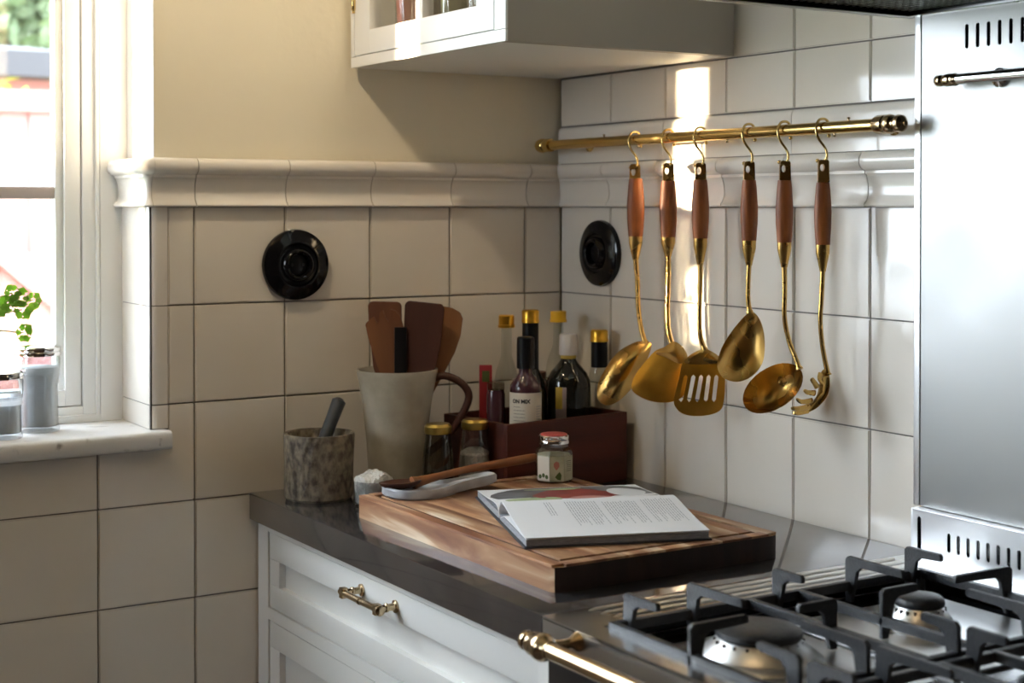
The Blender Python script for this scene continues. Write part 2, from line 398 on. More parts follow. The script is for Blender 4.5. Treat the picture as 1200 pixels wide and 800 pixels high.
BAND = [(0, 1.4295), (.0075, 1.4295), (.0075, 1.482), (.0065, 1.4885), (.0035, 1.4925), (0.0005, 1.494), (0, 1.494)]
for a1, a0 in ((-.001, -.3054), (-.307, -.6094), (-.611, -0.8648)):
    b = NB(); sweep(b, BAND, [(0.002, a1, -1, 0), (0.002, a0, -1, 0)]); obj('band_tile', b, 'tile_trim', wall_right)
# plaster lining of the reveal above the moulding
b = NB(); box(b, -0.7452, -0.7436, 0.0086, 0.137, 1.4285, WZ1)
obj('reveal_lining', b, 'reveal', wall_back)

# window sill
b = NB()
prism(b, [(0.14, .984), (0.14, 1.0112), (-.018, 1.0112), (-.0235, 1.0098), (-.0268, 1.006), (-.0275, .9995), (-.0275, .988), (-.0245, .984)], -2.12, -.7285, 'x')
for v in b.verts:
    if v.co.x > -1 and v.co.y > 0: v.co.x = -.7545
trim = struct(obj('trim_1', b, 'marble')); trim['label'] = 'veined white marble window sill with a rounded front edge'

# window
win = struct(bpy.data.objects.new('window_1', None)); COL.objects.link(win); win.location = (-1.4, .14, 1.0112); win['label'] = 'white painted casement window with slim glazing bars'
def ring(name, x0, x1, z0, z1, w, y0, y1, m='window_paint', bev=.002, bw=None):
    b = NB(); bw = bw or w
    box(b, x0, x0+w, y0, y1, z0, z1, bev); box(b, x1-w, x1, y0, y1, z0, z1, bev)
    box(b, x0+w*.98, x1-w*.98, y0+.0004, y1, z0, z0+bw, bev); box(b, x0+w*.98, x1-w*.98, y0+.0004, y1, z1-bw, z1, bev)
    return obj(name, b, m, win, True)
ring('frame', -2.06, -.7442, 1.0112, 2.22, .0455, .137, .215, bw=.012)
ring('inner_frame', -2.016, -.7895, 1.022, 2.20, .0265, .143, .20, bw=.014)
bxo('frame_bead', 'window_paint', win, -.7955, -.7905, .1365, .150, 1.022, 2.20, .001)
bxo('mullion', 'window_paint', win, -1.6985, -1.6385, .140, .210, 1.03, 2.20, .002)
for x0, x1 in ((-2.0, -1.701), (-1.636, -.8178)):
    s = ring('sash', x0, x1, 1.0375, 2.185, .0255, .146, .190)
    b = NB()
    for q in ((x0+.025, x0+.0385), (x1-.0385, x1-.025)): box(b, q[0], q[1], .153, .180, 1.062, 2.16, .003)
    box(b, x0+.03, x1-.03, .153, .18, 1.058, 1.0665, .003); box(b, x0+.03, x1-.03, .153, .18, 2.15, 2.165, .003)
    obj('glazing_bead', b, 'window_paint', win, True)
    b = NB(); box(b, x0+.033, x1-.033, .166, .170, 1.062, 2.16); obj('pane', b, 'pane_glass', win, True)
    for z in (1.3655, 1.690):
        b = NB(); box(b, x0+.036, x1-.036, .155, .185, z, z+.020, .004); obj('glazing_bar', b, 'shaded_bar_paint', win, True)

win2 = struct(bpy.data.objects.new('window_2', None)); COL.objects.link(win2); win2.location = (-3.45, -.46, LZ0); win2['label'] = 'white framed window of the left wall, outside the photo'
for nm, a in (('frame', (LY0, LY0+.06, LZ0, LZ1)), ('frame', (LY1-.06, LY1, LZ0, LZ1)), ('frame', (LY0+.06, LY1-.06, LZ0, LZ0+.06)), ('frame', (LY0+.06, LY1-.06, LZ1-.06, LZ1)), ('mullion', (-.48, -.44, LZ0+.06, LZ1-.06))): bxo(nm, 'window_paint', win2, -3.48, -3.42, *a, .002)
bxo('pane', 'pane_glass', win2, -3.452, -3.448, LY0+.05, LY1-.05, LZ0+.05, LZ1-.05)
# ================================================================== OUTSIDE
b = NB(); box(b, -14, 14, .30, 22, -.7, -.5); g = struct(obj('trim_2', b, 'grass')); g['label'] = 'grassy ground outside the window'
fence = thing('board_fence', 'red painted board fence with a diagonal brace seen through the window', 'fence', (0.3, 4.0, -.5))
k = 0; x = -1.6
while x < 2.6:
    wd = .118
    bxo('board', 'fence_red', fence, x, x+wd, 4.0+(.010 if k % 2 else 0), 4.03, -.5, 1.74, .004); x += wd+.002; k += 1
bxo('top_board', 'fence_red', fence, -1.6, 2.6, 3.965, 4.03, 1.737, 1.822, .004)
bxo('rail', 'fence_red', fence, -1.6, 2.6, 3.96, 4.0, .62, .72, .004)
b = NB(); dx = Vector((.22, 0, -.193)).normalized(); n = Vector((dx.z, 0, -dx.x))
A0 = Vector((-.9, 0, 1.2756+.76*.88)); A1 = A0+dx*2.9
vs = []
for y in (3.965, 4.0):
    for q in (A0-n*.055, A1-n*.055, A1+n*.055, A0+n*.055): vs.append(b.verts.new((q.x, y, q.z)))
for f in ((0, 1, 2, 3), (7, 6, 5, 4), (0, 4, 5, 1), (1, 5, 6, 2), (2, 6, 7, 3), (3, 7, 4, 0)): b.faces.new([vs[i] for i in f])
obj('brace', b, 'fence_red', fence, True)
shed = thing('garden_shed', 'dark roofed outbuilding behind the red fence', 'shed', (0.0, 8, -.5))
bxo('wall', 'fence_red', shed, -3, 1.02, 7.2, 9.0, -.5, 2.13)
b = NB(); prism(b, [(6.95, 2.13), (9.2, 2.13), (8.1, 2.42), (6.95, 2.285)], -3.2, 1.13, 'x'); obj('roof', b, 'roof_dark', shed, True)
def leaves(name, parent, cx, cy, cz, rx, ry, rz, n, size, m):
    b = NB()
    for i in range(n):
        while True:
            p = Vector((random.uniform(-1, 1), random.uniform(-1, 1), random.uniform(-1, 1)))
            if p.length < 1: break
        p = p*(0.75+.25*math.sin(p.x*9+p.z*7+p.y*5))
        c = Vector((cx+p.x*rx, cy+p.y*ry, cz+p.z*rz)); q = Matrix.Rotation(random.uniform(0, 6), 3, Vector((random.random(), random.random(), random.random()+.1)).normalized())
        b.faces.new([b.verts.new(c+q @ Vector(v)*size) for v in ((-.5, 0, 0), (0, -.28, .05), (.5, 0, 0), (0, .28, .05))])
    o = obj(name, b, m, parent, True); o['kind'] = 'stuff'; return o
for (tx, ty, tz, r, lab) in ((2.05, 12.5, 3.6, 1.5, 'leafy green tree beyond the dark shed roof'), (-3.6, 13, 3.2, 2.0, 'leafy green tree standing left of the shed')):
    t = thing('tree', lab, 'tree', (tx, ty, -.5))
    b = NB(); tube(b, smoothpts([(tx, ty, -.5), (tx+.05, ty, .8), (tx-.05, ty, 2.2), (tx, ty, tz)]), [.16]*7+[.12]*3+[.07]*3, 10); obj('trunk', b, 'bark', t, True)
    leaves('foliage', t, tx, ty, tz, r, r, r*1.05, 3500, .22, 'tree_leaf')
hd = thing('hedge', 'yellow-green hedge showing above the fence', 'hedge', (0, 5.4, -.5))
leaves('foliage', hd, -.05, 5.4, .98, 1.6, .4, 1.10, 3000, .10, 'hedge_leaf')
b = NB()
for i in range(8): tube(b, [(-1.2+i*.33, 5.4, -.5), (-1.2+i*.33, 5.4, .9)], .02, 6)
obj('stems', b, 'bark', hd, True)
# unseen slats added towards the low sun to cut its light to a streak
sd = Vector((-sdir.x, -sdir.y, 0)).normalized(); sn = Vector((-sd.y, sd.x, 0))
pc = Vector((-1.245, .16, 0))+sd*2.3
for k, (o0, o1, z1, lab) in enumerate(((.030, .40, 2.6, 'unseen tall slatted sun blocker added on the far side, outside left of the window'), (-.078, -.016, 2.6, 'unseen slim slatted sun blocker added in the middle, outside left of the window'), (-.30, -.080, 1.50, 'unseen low slatted sun blocker added nearest the house, outside left of the window'), (-.015, .029, 1.24, 'unseen low slatted sun blocker added between the taller ones, outside left of the window'))):
    t = thing('sun_blocker', lab, 'screen', (pc.x+sn.x*(o0+o1)/2, pc.y+sn.y*(o0+o1)/2, -.5), math.atan2(sn.y, sn.x))
    h = (o1-o0)/2; nz = 16; st = (z1+.5)/nz
    for z in range(nz): bxo('slat', 'blocker_wood', t, -h, h, -.012, .012, z*st, z*st+st-.001, world=False)
    for q in (-1, 1): bxo('post', 'blocker_wood', t, -h if q < 0 else h*.5, -h*.5 if q < 0 else h, .012, .05, 0, z1+.5, world=False)

gt = [o for o in bpy.data.objects if o.name.startswith('sun_blocker')][-1]
bxo('cross_slat', 'blocker_wood', gt, -.022, .022, -.012, .012, 1.335+.5, 1.44+.5, world=False)  # added slats leaving a small opening for a spot of sun
bxo('upright_slat', 'blocker_wood', gt, -.022, -.002, -.012, .012, 1.24+.5, 1.336+.5, world=False)
# ================================================================== BASE CABINET, WORKTOP
cab = thing('base_cabinet', 'white painted base cabinet with panelled drawers under the dark worktop', 'cabinet', (-.29, -.42, 0))
bxo('body', 'cabinet_paint', cab, -.56, -.012, -.853, -.012, .08, .857)
bxo('plinth', 'cabinet_paint', cab, -.53, -.512, -.853, -.012, 0, .08)
b = NB()
for a in ((-.0445, -.004, .08, .857), (-.853, -.827, .08, .857)): box(b, -.580, -.558, a[0], a[1], a[2], a[3])
for z0, z1 in ((.8445, .857), (.7065, .7250), (.38, .40), (.08, .11)): box(b, -.580, -.558, -.828, -.0440, z0, z1)
obj('face_frame', b, 'cabinet_paint', cab, True)
def drawer(z0, z1, rz0, rz1):
    d = NB(); y0, y1 = -.8255, -.0465
    box(d, -.5785, -.560, y0, y1, z0, rz0, .0012); box(d, -.5785, -.560, y0, y1, rz1, z1, .0012)
    box(d, -.5785, -.560, y0, y0+.038, rz0, rz1, .0012); box(d, -.5785, -.560, y1-.038, y1, rz0, rz1, .0012)
    f = obj('drawer_front', d, 'cabinet_paint', cab, True)
    p = NB(); box(p, -.568, -.560, y0+.03, y1-.03, rz0-.005, rz1+.005); obj('panel', p, 'cabinet_paint', f)
    p.free() if False else None
    return f
for z in ((.7270, .8430, .7625, .8025), (.402, .7045, .4400, .6640)):
    f = drawer(*z)
    for c in f.children: c.location = (0, 0, 0); c.matrix_parent_inverse = Matrix.Translation(-cab.location)
hd_ = bpy.data.objects.new('drawer_handle', None); COL.objects.link(hd_); hd_.parent = cab; hd_.location = Vector((-.5785, -.425, .8225))-cab.location
hd_['label'] = 'aged brass bar handle'
def wobj(name, b, m, parent):     # child of a child, geometry given in world coordinates
    return obj(name, b, m, parent, True)
for y in (-.3735, -.4755):
    b = NB(); lathe(b, [(0, 0), (.0085, 0), (.0085, -.0025), (.0052, -.004), (.0046, -.012), (.0060, -.013), (.0060, -.016), (.0046, -.017), (.0046, -.0215), (.0060, -.0225), (.0055, -.028), (0, -.028)], (-.5785, y, .8225), 18, 'x'); wobj('post', b, 'aged_brass', hd_)
for y in (-.3785, -.4805):
    b = NB(); box(b, -.6115, -.6025, y, y+.010, .8150, .8300, .0012); wobj('post_cap', b, 'aged_brass', hd_)
b = NB(); lathe(b, [(0, -.3640), (.0042, -.3640), (.0050, -.3680), (.0046, -.376), (.0046, -.422), (.0054, -.4225), (.0054, -.427), (.0046, -.4275), (.0046, -.472), (.0064, -.479), (.0070, -.482), (.0070, -.486), (.004, -.488), (0, -.488)], (-.607, 0, .8225), 18, 'y'); wobj('bar', b, 'aged_brass', hd_)

top = thing('worktop', 'dark steel worktop running from the back wall to the cooker', 'worktop', (-.3, -.43, .857))
b = NB(); box(b, -.5945, -.0015, -.8565, -.0015, .8575, .900, .0026); obj('slab', b, 'worktop', top, True)

# ================================================================== CHOPPING BOARD
bd = thing('chopping_board', 'thick wooden chopping board with a juice groove lying on the worktop', 'chopping board', (-.3575, -.525, .900))
X0, X1, Y0, Y1, T = -.533, -.184, -.779, -.257, .0325
def rrect(x0, x1, y0, y1, r, n=5):
    p = []
    for cx, cy, a in ((x1-r, y1-r, 0), (x0+r, y1-r, PI/2), (x0+r, y0+r, PI), (x1-r, y0+r, 1.5*PI)):
        p += [(cx+r*math.cos(a+PI/2*i/n), cy+r*math.sin(a+PI/2*i/n)) for i in range(n+1)]
    return p
# staves glued side by side, running along the length
lx, ly = (X1-X0)/2, (Y1-Y0)/2
widths = [.062, .045, .058, .04, .05, .048]; widths.append(2*lx-sum(widths)); x = -lx
gi = .018; gw = .008
for k, wd in enumerate(widths):
    b = NB(); xa, xb = x, x+wd
    if k == 0: prism(b, [(xa, -ly+.012), (xa+.0035, -ly+.0035), (xa+.012, -ly), (xb, -ly), (xb, ly), (xa+.006, ly), (xa, ly-.006)], 0, T-.003)
    elif k == len(widths)-1: prism(b, [(xa, -ly), (xb-.012, -ly), (xb-.0035, -ly+.0035), (xb, -ly+.012), (xb, ly-.006), (xb-.006, ly), (xa, ly)], 0, T-.003)
    else: box(b, xa, xb, -ly, ly, 0, T-.003)
    for f in b.faces:
        f.normal_update()
    o = obj('stave', b, ['board_wood', 'board_end'], bd)
    for pl in o.data.polygons:
        if pl.normal.y < -.9: pl.material_index = 1
    x = xb
# top skin of each stave: border outside the groove, field inside it
xs = [-lx]; 
for wd in widths: xs.append(xs[-1]+wd)
def strip(x0, x1, y0, y1, name='stave_top'):
    b = NB(); box(b, x0, x1, y0, y1, T-.0032, T, .0006); obj(name, b, 'board_wood', bd)
for k in range(len(widths)):
    xa, xb = xs[k], xs[k+1]
    ya = -ly+.0006; 
    if k == 0: strip(xa+.0006, xa+gi, -ly+.006, ly-.004)
    if k == len(widths)-1: strip(xb-gi, xb-.0006, -ly+.006, ly-.004)
    ia, ib = max(xa, -lx+gi), min(xb, lx-gi)
    strip(ia, ib, -ly+.0006, -ly+gi); strip(ia, ib, ly-gi, ly-.0006)
    fa, fb = max(xa, -lx+gi+gw), min(xb, lx-gi-gw)
    strip(fa, fb, -ly+gi+gw, ly-gi-gw)
b = NB(); 
for a in ((-lx+gi, -lx+gi+gw, -ly+gi, ly-gi), (lx-gi-gw, lx-gi, -ly+gi, ly-gi), (-lx+gi+gw, lx-gi-gw, -ly+gi, -ly+gi+gw), (-lx+gi+gw, lx-gi-gw, ly-gi-gw, ly-gi)): box(b, a[0], a[1], a[2], a[3], T-.0031, T-.0026)
obj('juice_groove', b, 'groove_dark', bd)
ZB = .900+T

# ================================================================== BOOK
bk = thing('open_book', 'open cookbook lying on the chopping board, text page in front and photo page behind', 'book', (-.452, -.532, ZB), math.atan2(-.343, .94))
# local: x along spine, -y towards the camera
Lb = .236
def sheet(name, prof, x0, x1, m, th, nx=1):
    b = NB(); up = [(y, z+th) for y, z in prof]
    rows = []
    for i in range(nx+1):
        xx = x0+(x1-x0)*i/nx
        rows.append(([b.verts.new((xx, y, z)) for y, z in prof], [b.verts.new((xx, y, z)) for y, z in up]))
    for (a, c), (a2, c2) in zip(rows, rows[1:]):
        for k in range(len(prof)-1):
            b.faces.new((a[k], a[k+1], a2[k+1], a2[k])); b.faces.new((c[k], c2[k], c2[k+1], c[k+1]))
        b.faces.new((a[0], a2[0], c2[0], c[0])); b.faces.new((a[-1], c[-1], c2[-1], a2[-1]))
    for a, c in (rows[0], rows[-1]):
        for k in range(len(prof)-1): b.faces.new((a[k], c[k], c[k+1], a[k+1]))
    return obj(name, b, m, bk, ang=50)
sheet('cover', [(.163, .0), (.02, .0), (0, .0), (-.02, .0), (-.172, .0)], -.003, Lb+.003, 'book_cover', .0022)
sheet('page_block', [(-.003, .0024), (-.06, .0024), (-.168, .0024)], 0, Lb, 'page_edge', .0075)
sheet('lower_page', [(-.004, .004), (-.03, .0118), (-.08, .0118), (-.1685, .0104)], 0, Lb, 'paper', .0006)
arch = [(-.001, .006), (-.002, .015), (-.006, .0225), (-.012, .0270), (-.020, .0285), (-.030, .0285), (-.050, .0262), (-.080, .0215), (-.110, .0178), (-.140, .0147), (-.1705, .0122)]
arch = [(p.x, p.y) for p in smoothpts([(y, z, 0) for y, z in arch], 3)]
pg = sheet('text_page', arch, -.0008, Lb+.0008, 'paper', .0007)
sheet('under_page', [(y+.001 if i < 12 else y+.003, z-.0022) for i, (y, z) in enumerate(arch)], 0, Lb, 'paper', .0006)
sheet('page_block', [(.160, .0024), (.05, .0024), (.004, .0024)], 0, Lb, 'page_edge', .008)
fp = [(.161, .0106), (.120, .0125), (.080, .0150), (.045, .0175), (.020, .0172), (.008, .012), (.001, .005)]
fp = [(p.x, p.y) for p in smoothpts([(y, z, 0) for y, z in fp], 3)]
sheet('photo_page', fp, 0, Lb, 'book_photo' if 'book_photo' in M else 'paper', .0007)
def surf(prof, y):
    for (y0, z0), (y1, z1) in zip(prof, prof[1:]):
        if min(y0, y1) <= y <= max(y0, y1) and abs(y1-y0) > 1e-6: return z0+(z1-z0)*(y-y0)/(y1-y0)
    return prof[-1][1]
# printed text: lines run from spine to outer edge, in four paragraphs
b = NB(); big = [q for q in arch if q[0] < -.012]
for x0, x1, ys, ye in ((.052, .060, -.030, -.085), (.080, .122, -.034, -.128), (.130, .176, -.040, -.128), (.184, .226, -.034, -.126)):
    xx = x0
    while xx < x1:
        yy = ys-random.uniform(0, .006); end = ye+random.choice((0, 0, 0, .01, .03))
        while yy > end:
            ln = random.uniform(.004, .011); y2 = max(yy-ln, end)
            z1, z2 = surf(big, yy)+.00085, surf(big, y2)+.00085
            b.faces.new([b.verts.new(v) for v in ((xx, yy, z1), (xx+.0011, yy, z1), (xx+.0011, y2, z2), (xx, y2, z2))])
            yy = y2-.0018
        xx += .0036
o = obj('printed_text', b, 'ink', pg); o['kind'] = 'stuff'
# the photograph on the far page: flat printed shapes
def blob(name, parent, cx, cy, rx, ry, m, dz, seg=18, wob=.12, prof=fp):
    b = NB(); ph = random.uniform(0, 6)
    C = b.verts.new((cx, cy, surf(prof, cy)+.0008+dz)); R = []
    rings = []
    for s in (.5, 1):
        r_ = []
        for i in range(seg):
            a = 2*PI*i/seg; f = s*(1+wob*math.sin(3*a+ph)); yv = min(.158, max(.010, cy+ry*f*math.sin(a))); xv = min(Lb-.002, max(.002, cx+rx*f*math.cos(a)))
            r_.append(b.verts.new((xv, yv, surf(prof, yv)+.0008+dz)))
        rings.append(r_)
    for i in range(seg):
        j = (i+1) % seg; b.faces.new((C, rings[0][i], rings[0][j])); b.faces.new((rings[0][i], rings[1][i], rings[1][j], rings[0][j]))
    return obj(name, b, m, parent)
mat('photo_grey', (.16, .165, .18), .5, col2=(.07, .075, .08), vscale=30)
mat('photo_red', (.30, .045, .035), .45, col2=(.19, .03, .03), vscale=40)
mat('photo_pink', (.50, .25, .22), .5)
mat('photo_white', (.66, .68, .70), .5)
mat('photo_green', (.36, .44, .24), .5)
pho = [o for o in bk.children if o.name.startswith('photo_page')][0]
for a in (('print_ground', .128, .085, .122, .090, 'photo_grey', .0000, .02), ('printed_leaf', .060, .040, .040, .022, 'photo_green', .0002, .1), ('printed_dish', .125, .085, .060, .052, 'photo_red', .0002, .1), ('printed_petal', .135, .045, .030, .012, 'photo_pink', .0003, .15),
          ('printed_bowl', .200, .085, .026, .045, 'photo_white', .0003, .05), ('printed_petal', .090, .022, .060, .010, 'photo_white', .0004, .1), ('printed_leaf', .110, .140, .040, .008, 'photo_green', .0004, .2)):
    blob(a[0], pho, a[1], a[2], a[3], a[4], a[5], a[6], 24, a[7])

# ================================================================== SPOON REST AND SPOON
sr = thing('spoon_rest', 'grey veined marble spoon rest on the back of the chopping board', 'spoon rest', (-.43, -.315, ZB))
out = [(-.078, .004), (-.074, .026), (-.055, .040), (-.025, .042), (.005, .032), (.030, .020), (.060, .017), (.092, .016), (.100, .004), (.094, -.010), (.060, -.012), (.030, -.018), (.002, -.034), (-.03, -.044), (-.058, -.036), (-.074, -.018)]
out = [(p.x, p.y) for p in smoothpts([(x, y, 0) for x, y in out+out[:1]], 3)][:-1]
b = NB(); rings = []
for s, z in ((.94, 0), (1, .003), (1.0, .012), (.97, .0145), (.90, .0140), (.82, .009), (.4, .0075)):
    rings.append([b.verts.new((x*s-.006*(1-s), y*s, z+max(0, x-.02)*.10)) for x, y in out])
for A, B in zip(rings, rings[1:]):
    for i in range(len(out)): j = (i+1) % len(out); b.faces.new((A[i], A[j], B[j], B[i]))
b.faces.new(rings[0]); b.faces.new(rings[-1])
obj('dish', b, 'grey_marble', sr); sr.rotation_euler.z = -.06
sp = thing('wooden_spoon', 'dark wooden spoon resting across the marble spoon rest', 'spoon', (-.44, -.30, ZB+.016))
b = NB(); tube(b, smoothpts([(-.020, 0, -.001), (.02, .0, .005), (.08, .008, .010), (.14, .012, .0125), (.205, .016, .016)]), [.0105, .0085, .0075, .0065, .006, .0055, .0055, .0055, .0058, .006, .0062, .0065, .0066, .0068, .0070, .0068, .006], 12, flat=.9); obj('handle', b, 'spoon_wood', sp)
b = NB()
rr = []
for s, z in ((.15, -.006), (.6, -.0055), (.92, .0), (1, .004), (.9, .0045), (.55, -.001), (.15, -.0035)): rr.append([b.verts.new((-.040+.034*s*math.cos(2*PI*i/24), .019*s*math.sin(2*PI*i/24), z)) for i in range(24)])
for A, B in zip(rr, rr[1:]):
    for i in range(24): j = (i+1) % 24; b.faces.new((A[i], A[j], B[j], B[i]))
b.faces.new(rr[0]); b.faces.new(rr[-1])
obj('bowl', b, 'spatula_dark', sp)

# ================================================================== SPICE JAR ON THE BOARD
sj = thing('spice_jar', 'small faceted glass spice jar with a red lid standing on the chopping board', 'jar', (-.2252, -.320, ZB), -YAW+.15)
def faceted(b, prof, n=8, rot=PI/8):
    lathe(b, prof, (0, 0, 0), n)
    bmesh.ops.rotate(b, verts=b.verts, matrix=Matrix.Rotation(rot, 3, 'Z'))
b = NB(); faceted(b, [(0, 0), (.027, 0), (.0292, .003), (.0292, .043), (.0275, .049), (.0225, .053), (.0225, .060), (0, .060)]); obj('glass_body', b, 'jar_glass', sj, ang=25)
b = NB(); faceted(b, [(0, .002), (.0265, .002), (.0265, .0415), (0, .0415)]); obj('dried_herbs', b, 'herb_label', sj, ang=25)
def facet_card(name, ang, w, z0, z1, m, r=.0275, off=.0003, poly=None):
    b = NB(); ap = r+off
    if poly is None: poly = [(-w/2, z0), (w/2, z0), (w/2, z1), (-w/2, z1)]
    b.faces.new([b.verts.new((ap*math.cos(ang)-u*math.sin(ang), ap*math.sin(ang)+u*math.cos(ang), z)) for u, z in poly])
    return obj(name, b, m, sj)
for k in range(3):
    a = -PI/2+(k-1)*PI/4
    facet_card('label', a, .0215, .004, .041, ('label_white', 'herb_label', 'herb_label')[k], off=-.0002)
for k, a in enumerate((-PI/2-PI/4, -PI/2-PI/4, -PI/2-PI/4)): facet_card('label_print', a, 0, 0, 0, 'leaf_print', off=.0002, poly=[(-.006+k*.006+.003*math.cos(t), .010+.002*(k % 2)+.0035*math.sin(t)) for t in [PI*2*i/7 for i in range(7)]])
facet_card('label_print', -PI/2, 0, 0, 0, 'rose_print', off=.0002, poly=[(-.005, .026), (-.001, .020), (.004, .026), (.003, .032), (-.001, .034), (-.005, .031)])
facet_card('label_print', -PI/2, 0, 0, 0, 'leaf_print', off=.0002, poly=[(.001, .006), (.006, .005), (.007, .013), (.004, .018), (.0, .014), (-.003, .010)])
for k in range(6): facet_card('label_print', -PI/2+PI/4, 0, 0, 0, 'print_dark', off=.0002, poly=[(-.006, .018+k*.003), (.006, .018+k*.003), (.006, .0187+k*.003), (-.006, .0187+k*.003)])
b = NB(); lathe(b, [(0, .0585), (.0235, .0585), (.0235, .062), (.0228, .0635), (.0235, .065), (.0235, .0695), (.022, .071), (0, .071)]); l = obj('lid', b, 'chrome', sj)
l['label'] = 'silver screw lid'
b = NB(); lathe(b, [(0, .0708), (.0205, .0708), (.0205, .0722), (.019, .0730), (0, .0730)]); obj('lid_disc', b, 'red_lid', sj)['label'] = 'red top of the lid'

# ================================================================== MORTAR, PESTLE, SALT DISH
mo = thing('mortar', 'rough speckled granite mortar on the worktop against the back wall', 'mortar', (-.5175, -.098, .900))
b = NB(); lathe(b, [(0, 0), (.050, 0), (.0535, .004), (.0535, .05), (.0555, .098), (.0545, .1015), (.049, .1015), (.047, .098), (.042, .05), (.030, .028), (0, .022)], seg=40)
for v in b.verts:
    v.co.x *= 1+.012*math.sin(v.co.z*90+v.co.y*60)
obj('bowl', b, 'granite', mo)
pe = thing('pestle', 'dark stone pestle leaning in the granite mortar', 'pestle', (-.5175, -.098, .926))
b = NB(); tube(b, [(-.012, 0, 0), (-.008, 0, .010), (.0, .003, .03), (.012, .008, .060), (.028, .014, .090), (.044, .02, .119), (.046, .021, .122)], [.006, .013, .0125, .0105, .0105, .0115, .007], 14); obj('rod', b, 'dark_stone', pe)
sd_ = thing('salt_dish', 'small glass dish heaped with white salt beside the chopping board', 'dish', (-.4745, -.203, .900))
b = NB(); lathe(b, [(0, 0), (.029, 0), (.031, .003), (.0315, .040), (.0300, .040), (.0290, .006), (0, .006)]); obj('glass_dish', b, 'jar_glass', sd_)
b = NB(); lathe(b, [(0, .0075), (.0285, .0075), (.0292, .040), (.027, .046), (.020, .050), (.010, .050), (0, .049)], seg=24)
for v in b.verts:
    if v.co.z > .03: v.co += Vector((random.uniform(-1, 1), random.uniform(-1, 1), random.uniform(-1, 1)))*.0018; v.co.z += .004*math.sin(v.co.x*160+1)
s_ = obj('salt', b, 'salt', sd_); s_['kind'] = 'stuff'

# ================================================================== JUG WITH WOODEN SPATULAS
jg = thing('stoneware_jug', 'tall pale grey stoneware jug holding wooden spatulas', 'jug', (-.3766, -.090, .900))
prof = [(0, 0), (.041, 0), (.0440, .004), (.0455, .03), (.0490, .08), (.0560, .14), (.0630, .178), (.0655, .189), (.0655, .192), (.0625, .192), (.0595, .178), (.052, .13), (.044, .06), (.041, .02), (0, .012)]
b = NB(); lathe(b, prof, seg=44)
for v in b.verts:
    a = math.atan2(v.co.y, v.co.x); f = 1+.012*math.sin(5*a+v.co.z*20)+.010*math.sin(2*a+1); v.co.x *= f; v.co.y *= f
obj('body', b, 'stoneware', jg)
b = NB(); tube(b, smoothpts([(.052, -.018, .172), (.070, -.030, .180), (.094, -.045, .168), (.104, -.052, .145), (.090, -.044, .108), (.068, -.033, .076), (.045, -.02, .055)]), .0062, 10); obj('handle', b, 'spatula_dark', jg)['label'] = 'dark curved handle'
def spatula(label, loc, top, outline, th, m, roll=0, curve=.004):
    t = thing('wooden_spatula', label, 'spatula', loc, -YAW+roll)
    b = NB(); holes(b, outline, [], -th/2, th/2, 'y') if False else prism(b, outline, -th/2, th/2, 'y')
    obj('blade', b, m, t, bev=.0012)
    b = NB(); tube(b, [(-.0*top, 0, 0), (0, 0, .10), (0, 0, .155)], [.006, .006, .007], 10, flat=.8); obj('handle', b, m, t)
    return t
JZ = .915
def lean(t, ax, ay): t.rotation_euler = (ax, ay, t.rotation_euler.z)
t = spatula('notched reddish wooden spatula at the left of the jug', (-.362, -.105, JZ), 0,
    [(-.007, .13), (.007, .13), (.020, .165), (.028, .205), (.030, .235), (.027, .262), (.021, .271), (.013, .276), (.011, .262), (.007, .257), (.003, .262), (.001, .276), (-.006, .272), (-.008, .258), (-.012, .256), (-.015, .268), (-.024, .263), (-.031, .258), (-.030, .235), (-.023, .19), (-.015, .155)], .005, 'spatula_wood')
lean(t, 0, -.155)
t = spatula('brown square-tipped wooden spatula standing behind the notched one', (-.384, -.075, JZ), 0,
    [(-.007, .13), (.007, .13), (.022, .175), (.028, .24), (.0285, .279), (.024, .284), (-.020, .286), (-.026, .281), (-.025, .24), (-.02, .18)], .005, 'spatula_brown')
lean(t, 0, -.025)
t = spatula('broad dark flat wooden turner in the middle of the jug', (-.352, -.105, JZ), 0,
    [(-.008, .13), (.008, .13), (.022, .17), (.030, .22), (.033, .275), (.029, .2835), (-.026, .286), (-.031, .280), (-.030, .22), (-.022, .17)], .006, 'spatula_dark')
lean(t, 0, .055)
t = spatula('light brown wooden spoon-shaped spatula at the right of the jug', (-.345, -.075, JZ), 0,
    [(-.008, .13), (.008, .13), (.020, .17), (.032, .21), (.036, .240), (.034, .268), (.028, .277), (.014, .2815), (-.010, .2815), (-.022, .27), (-.026, .24), (-.02, .19)], .006, 'spatula_light')
lean(t, 0, .20)
t = thing('black_spatula', 'narrow black utensil standing upright in the middle of the jug', 'spatula', (-.375, -.100, JZ), -YAW)
b = NB(); box(b, -.010, .010, -.003, .003, .0, .245, .002); obj('shaft', b, 'black_plastic', t)

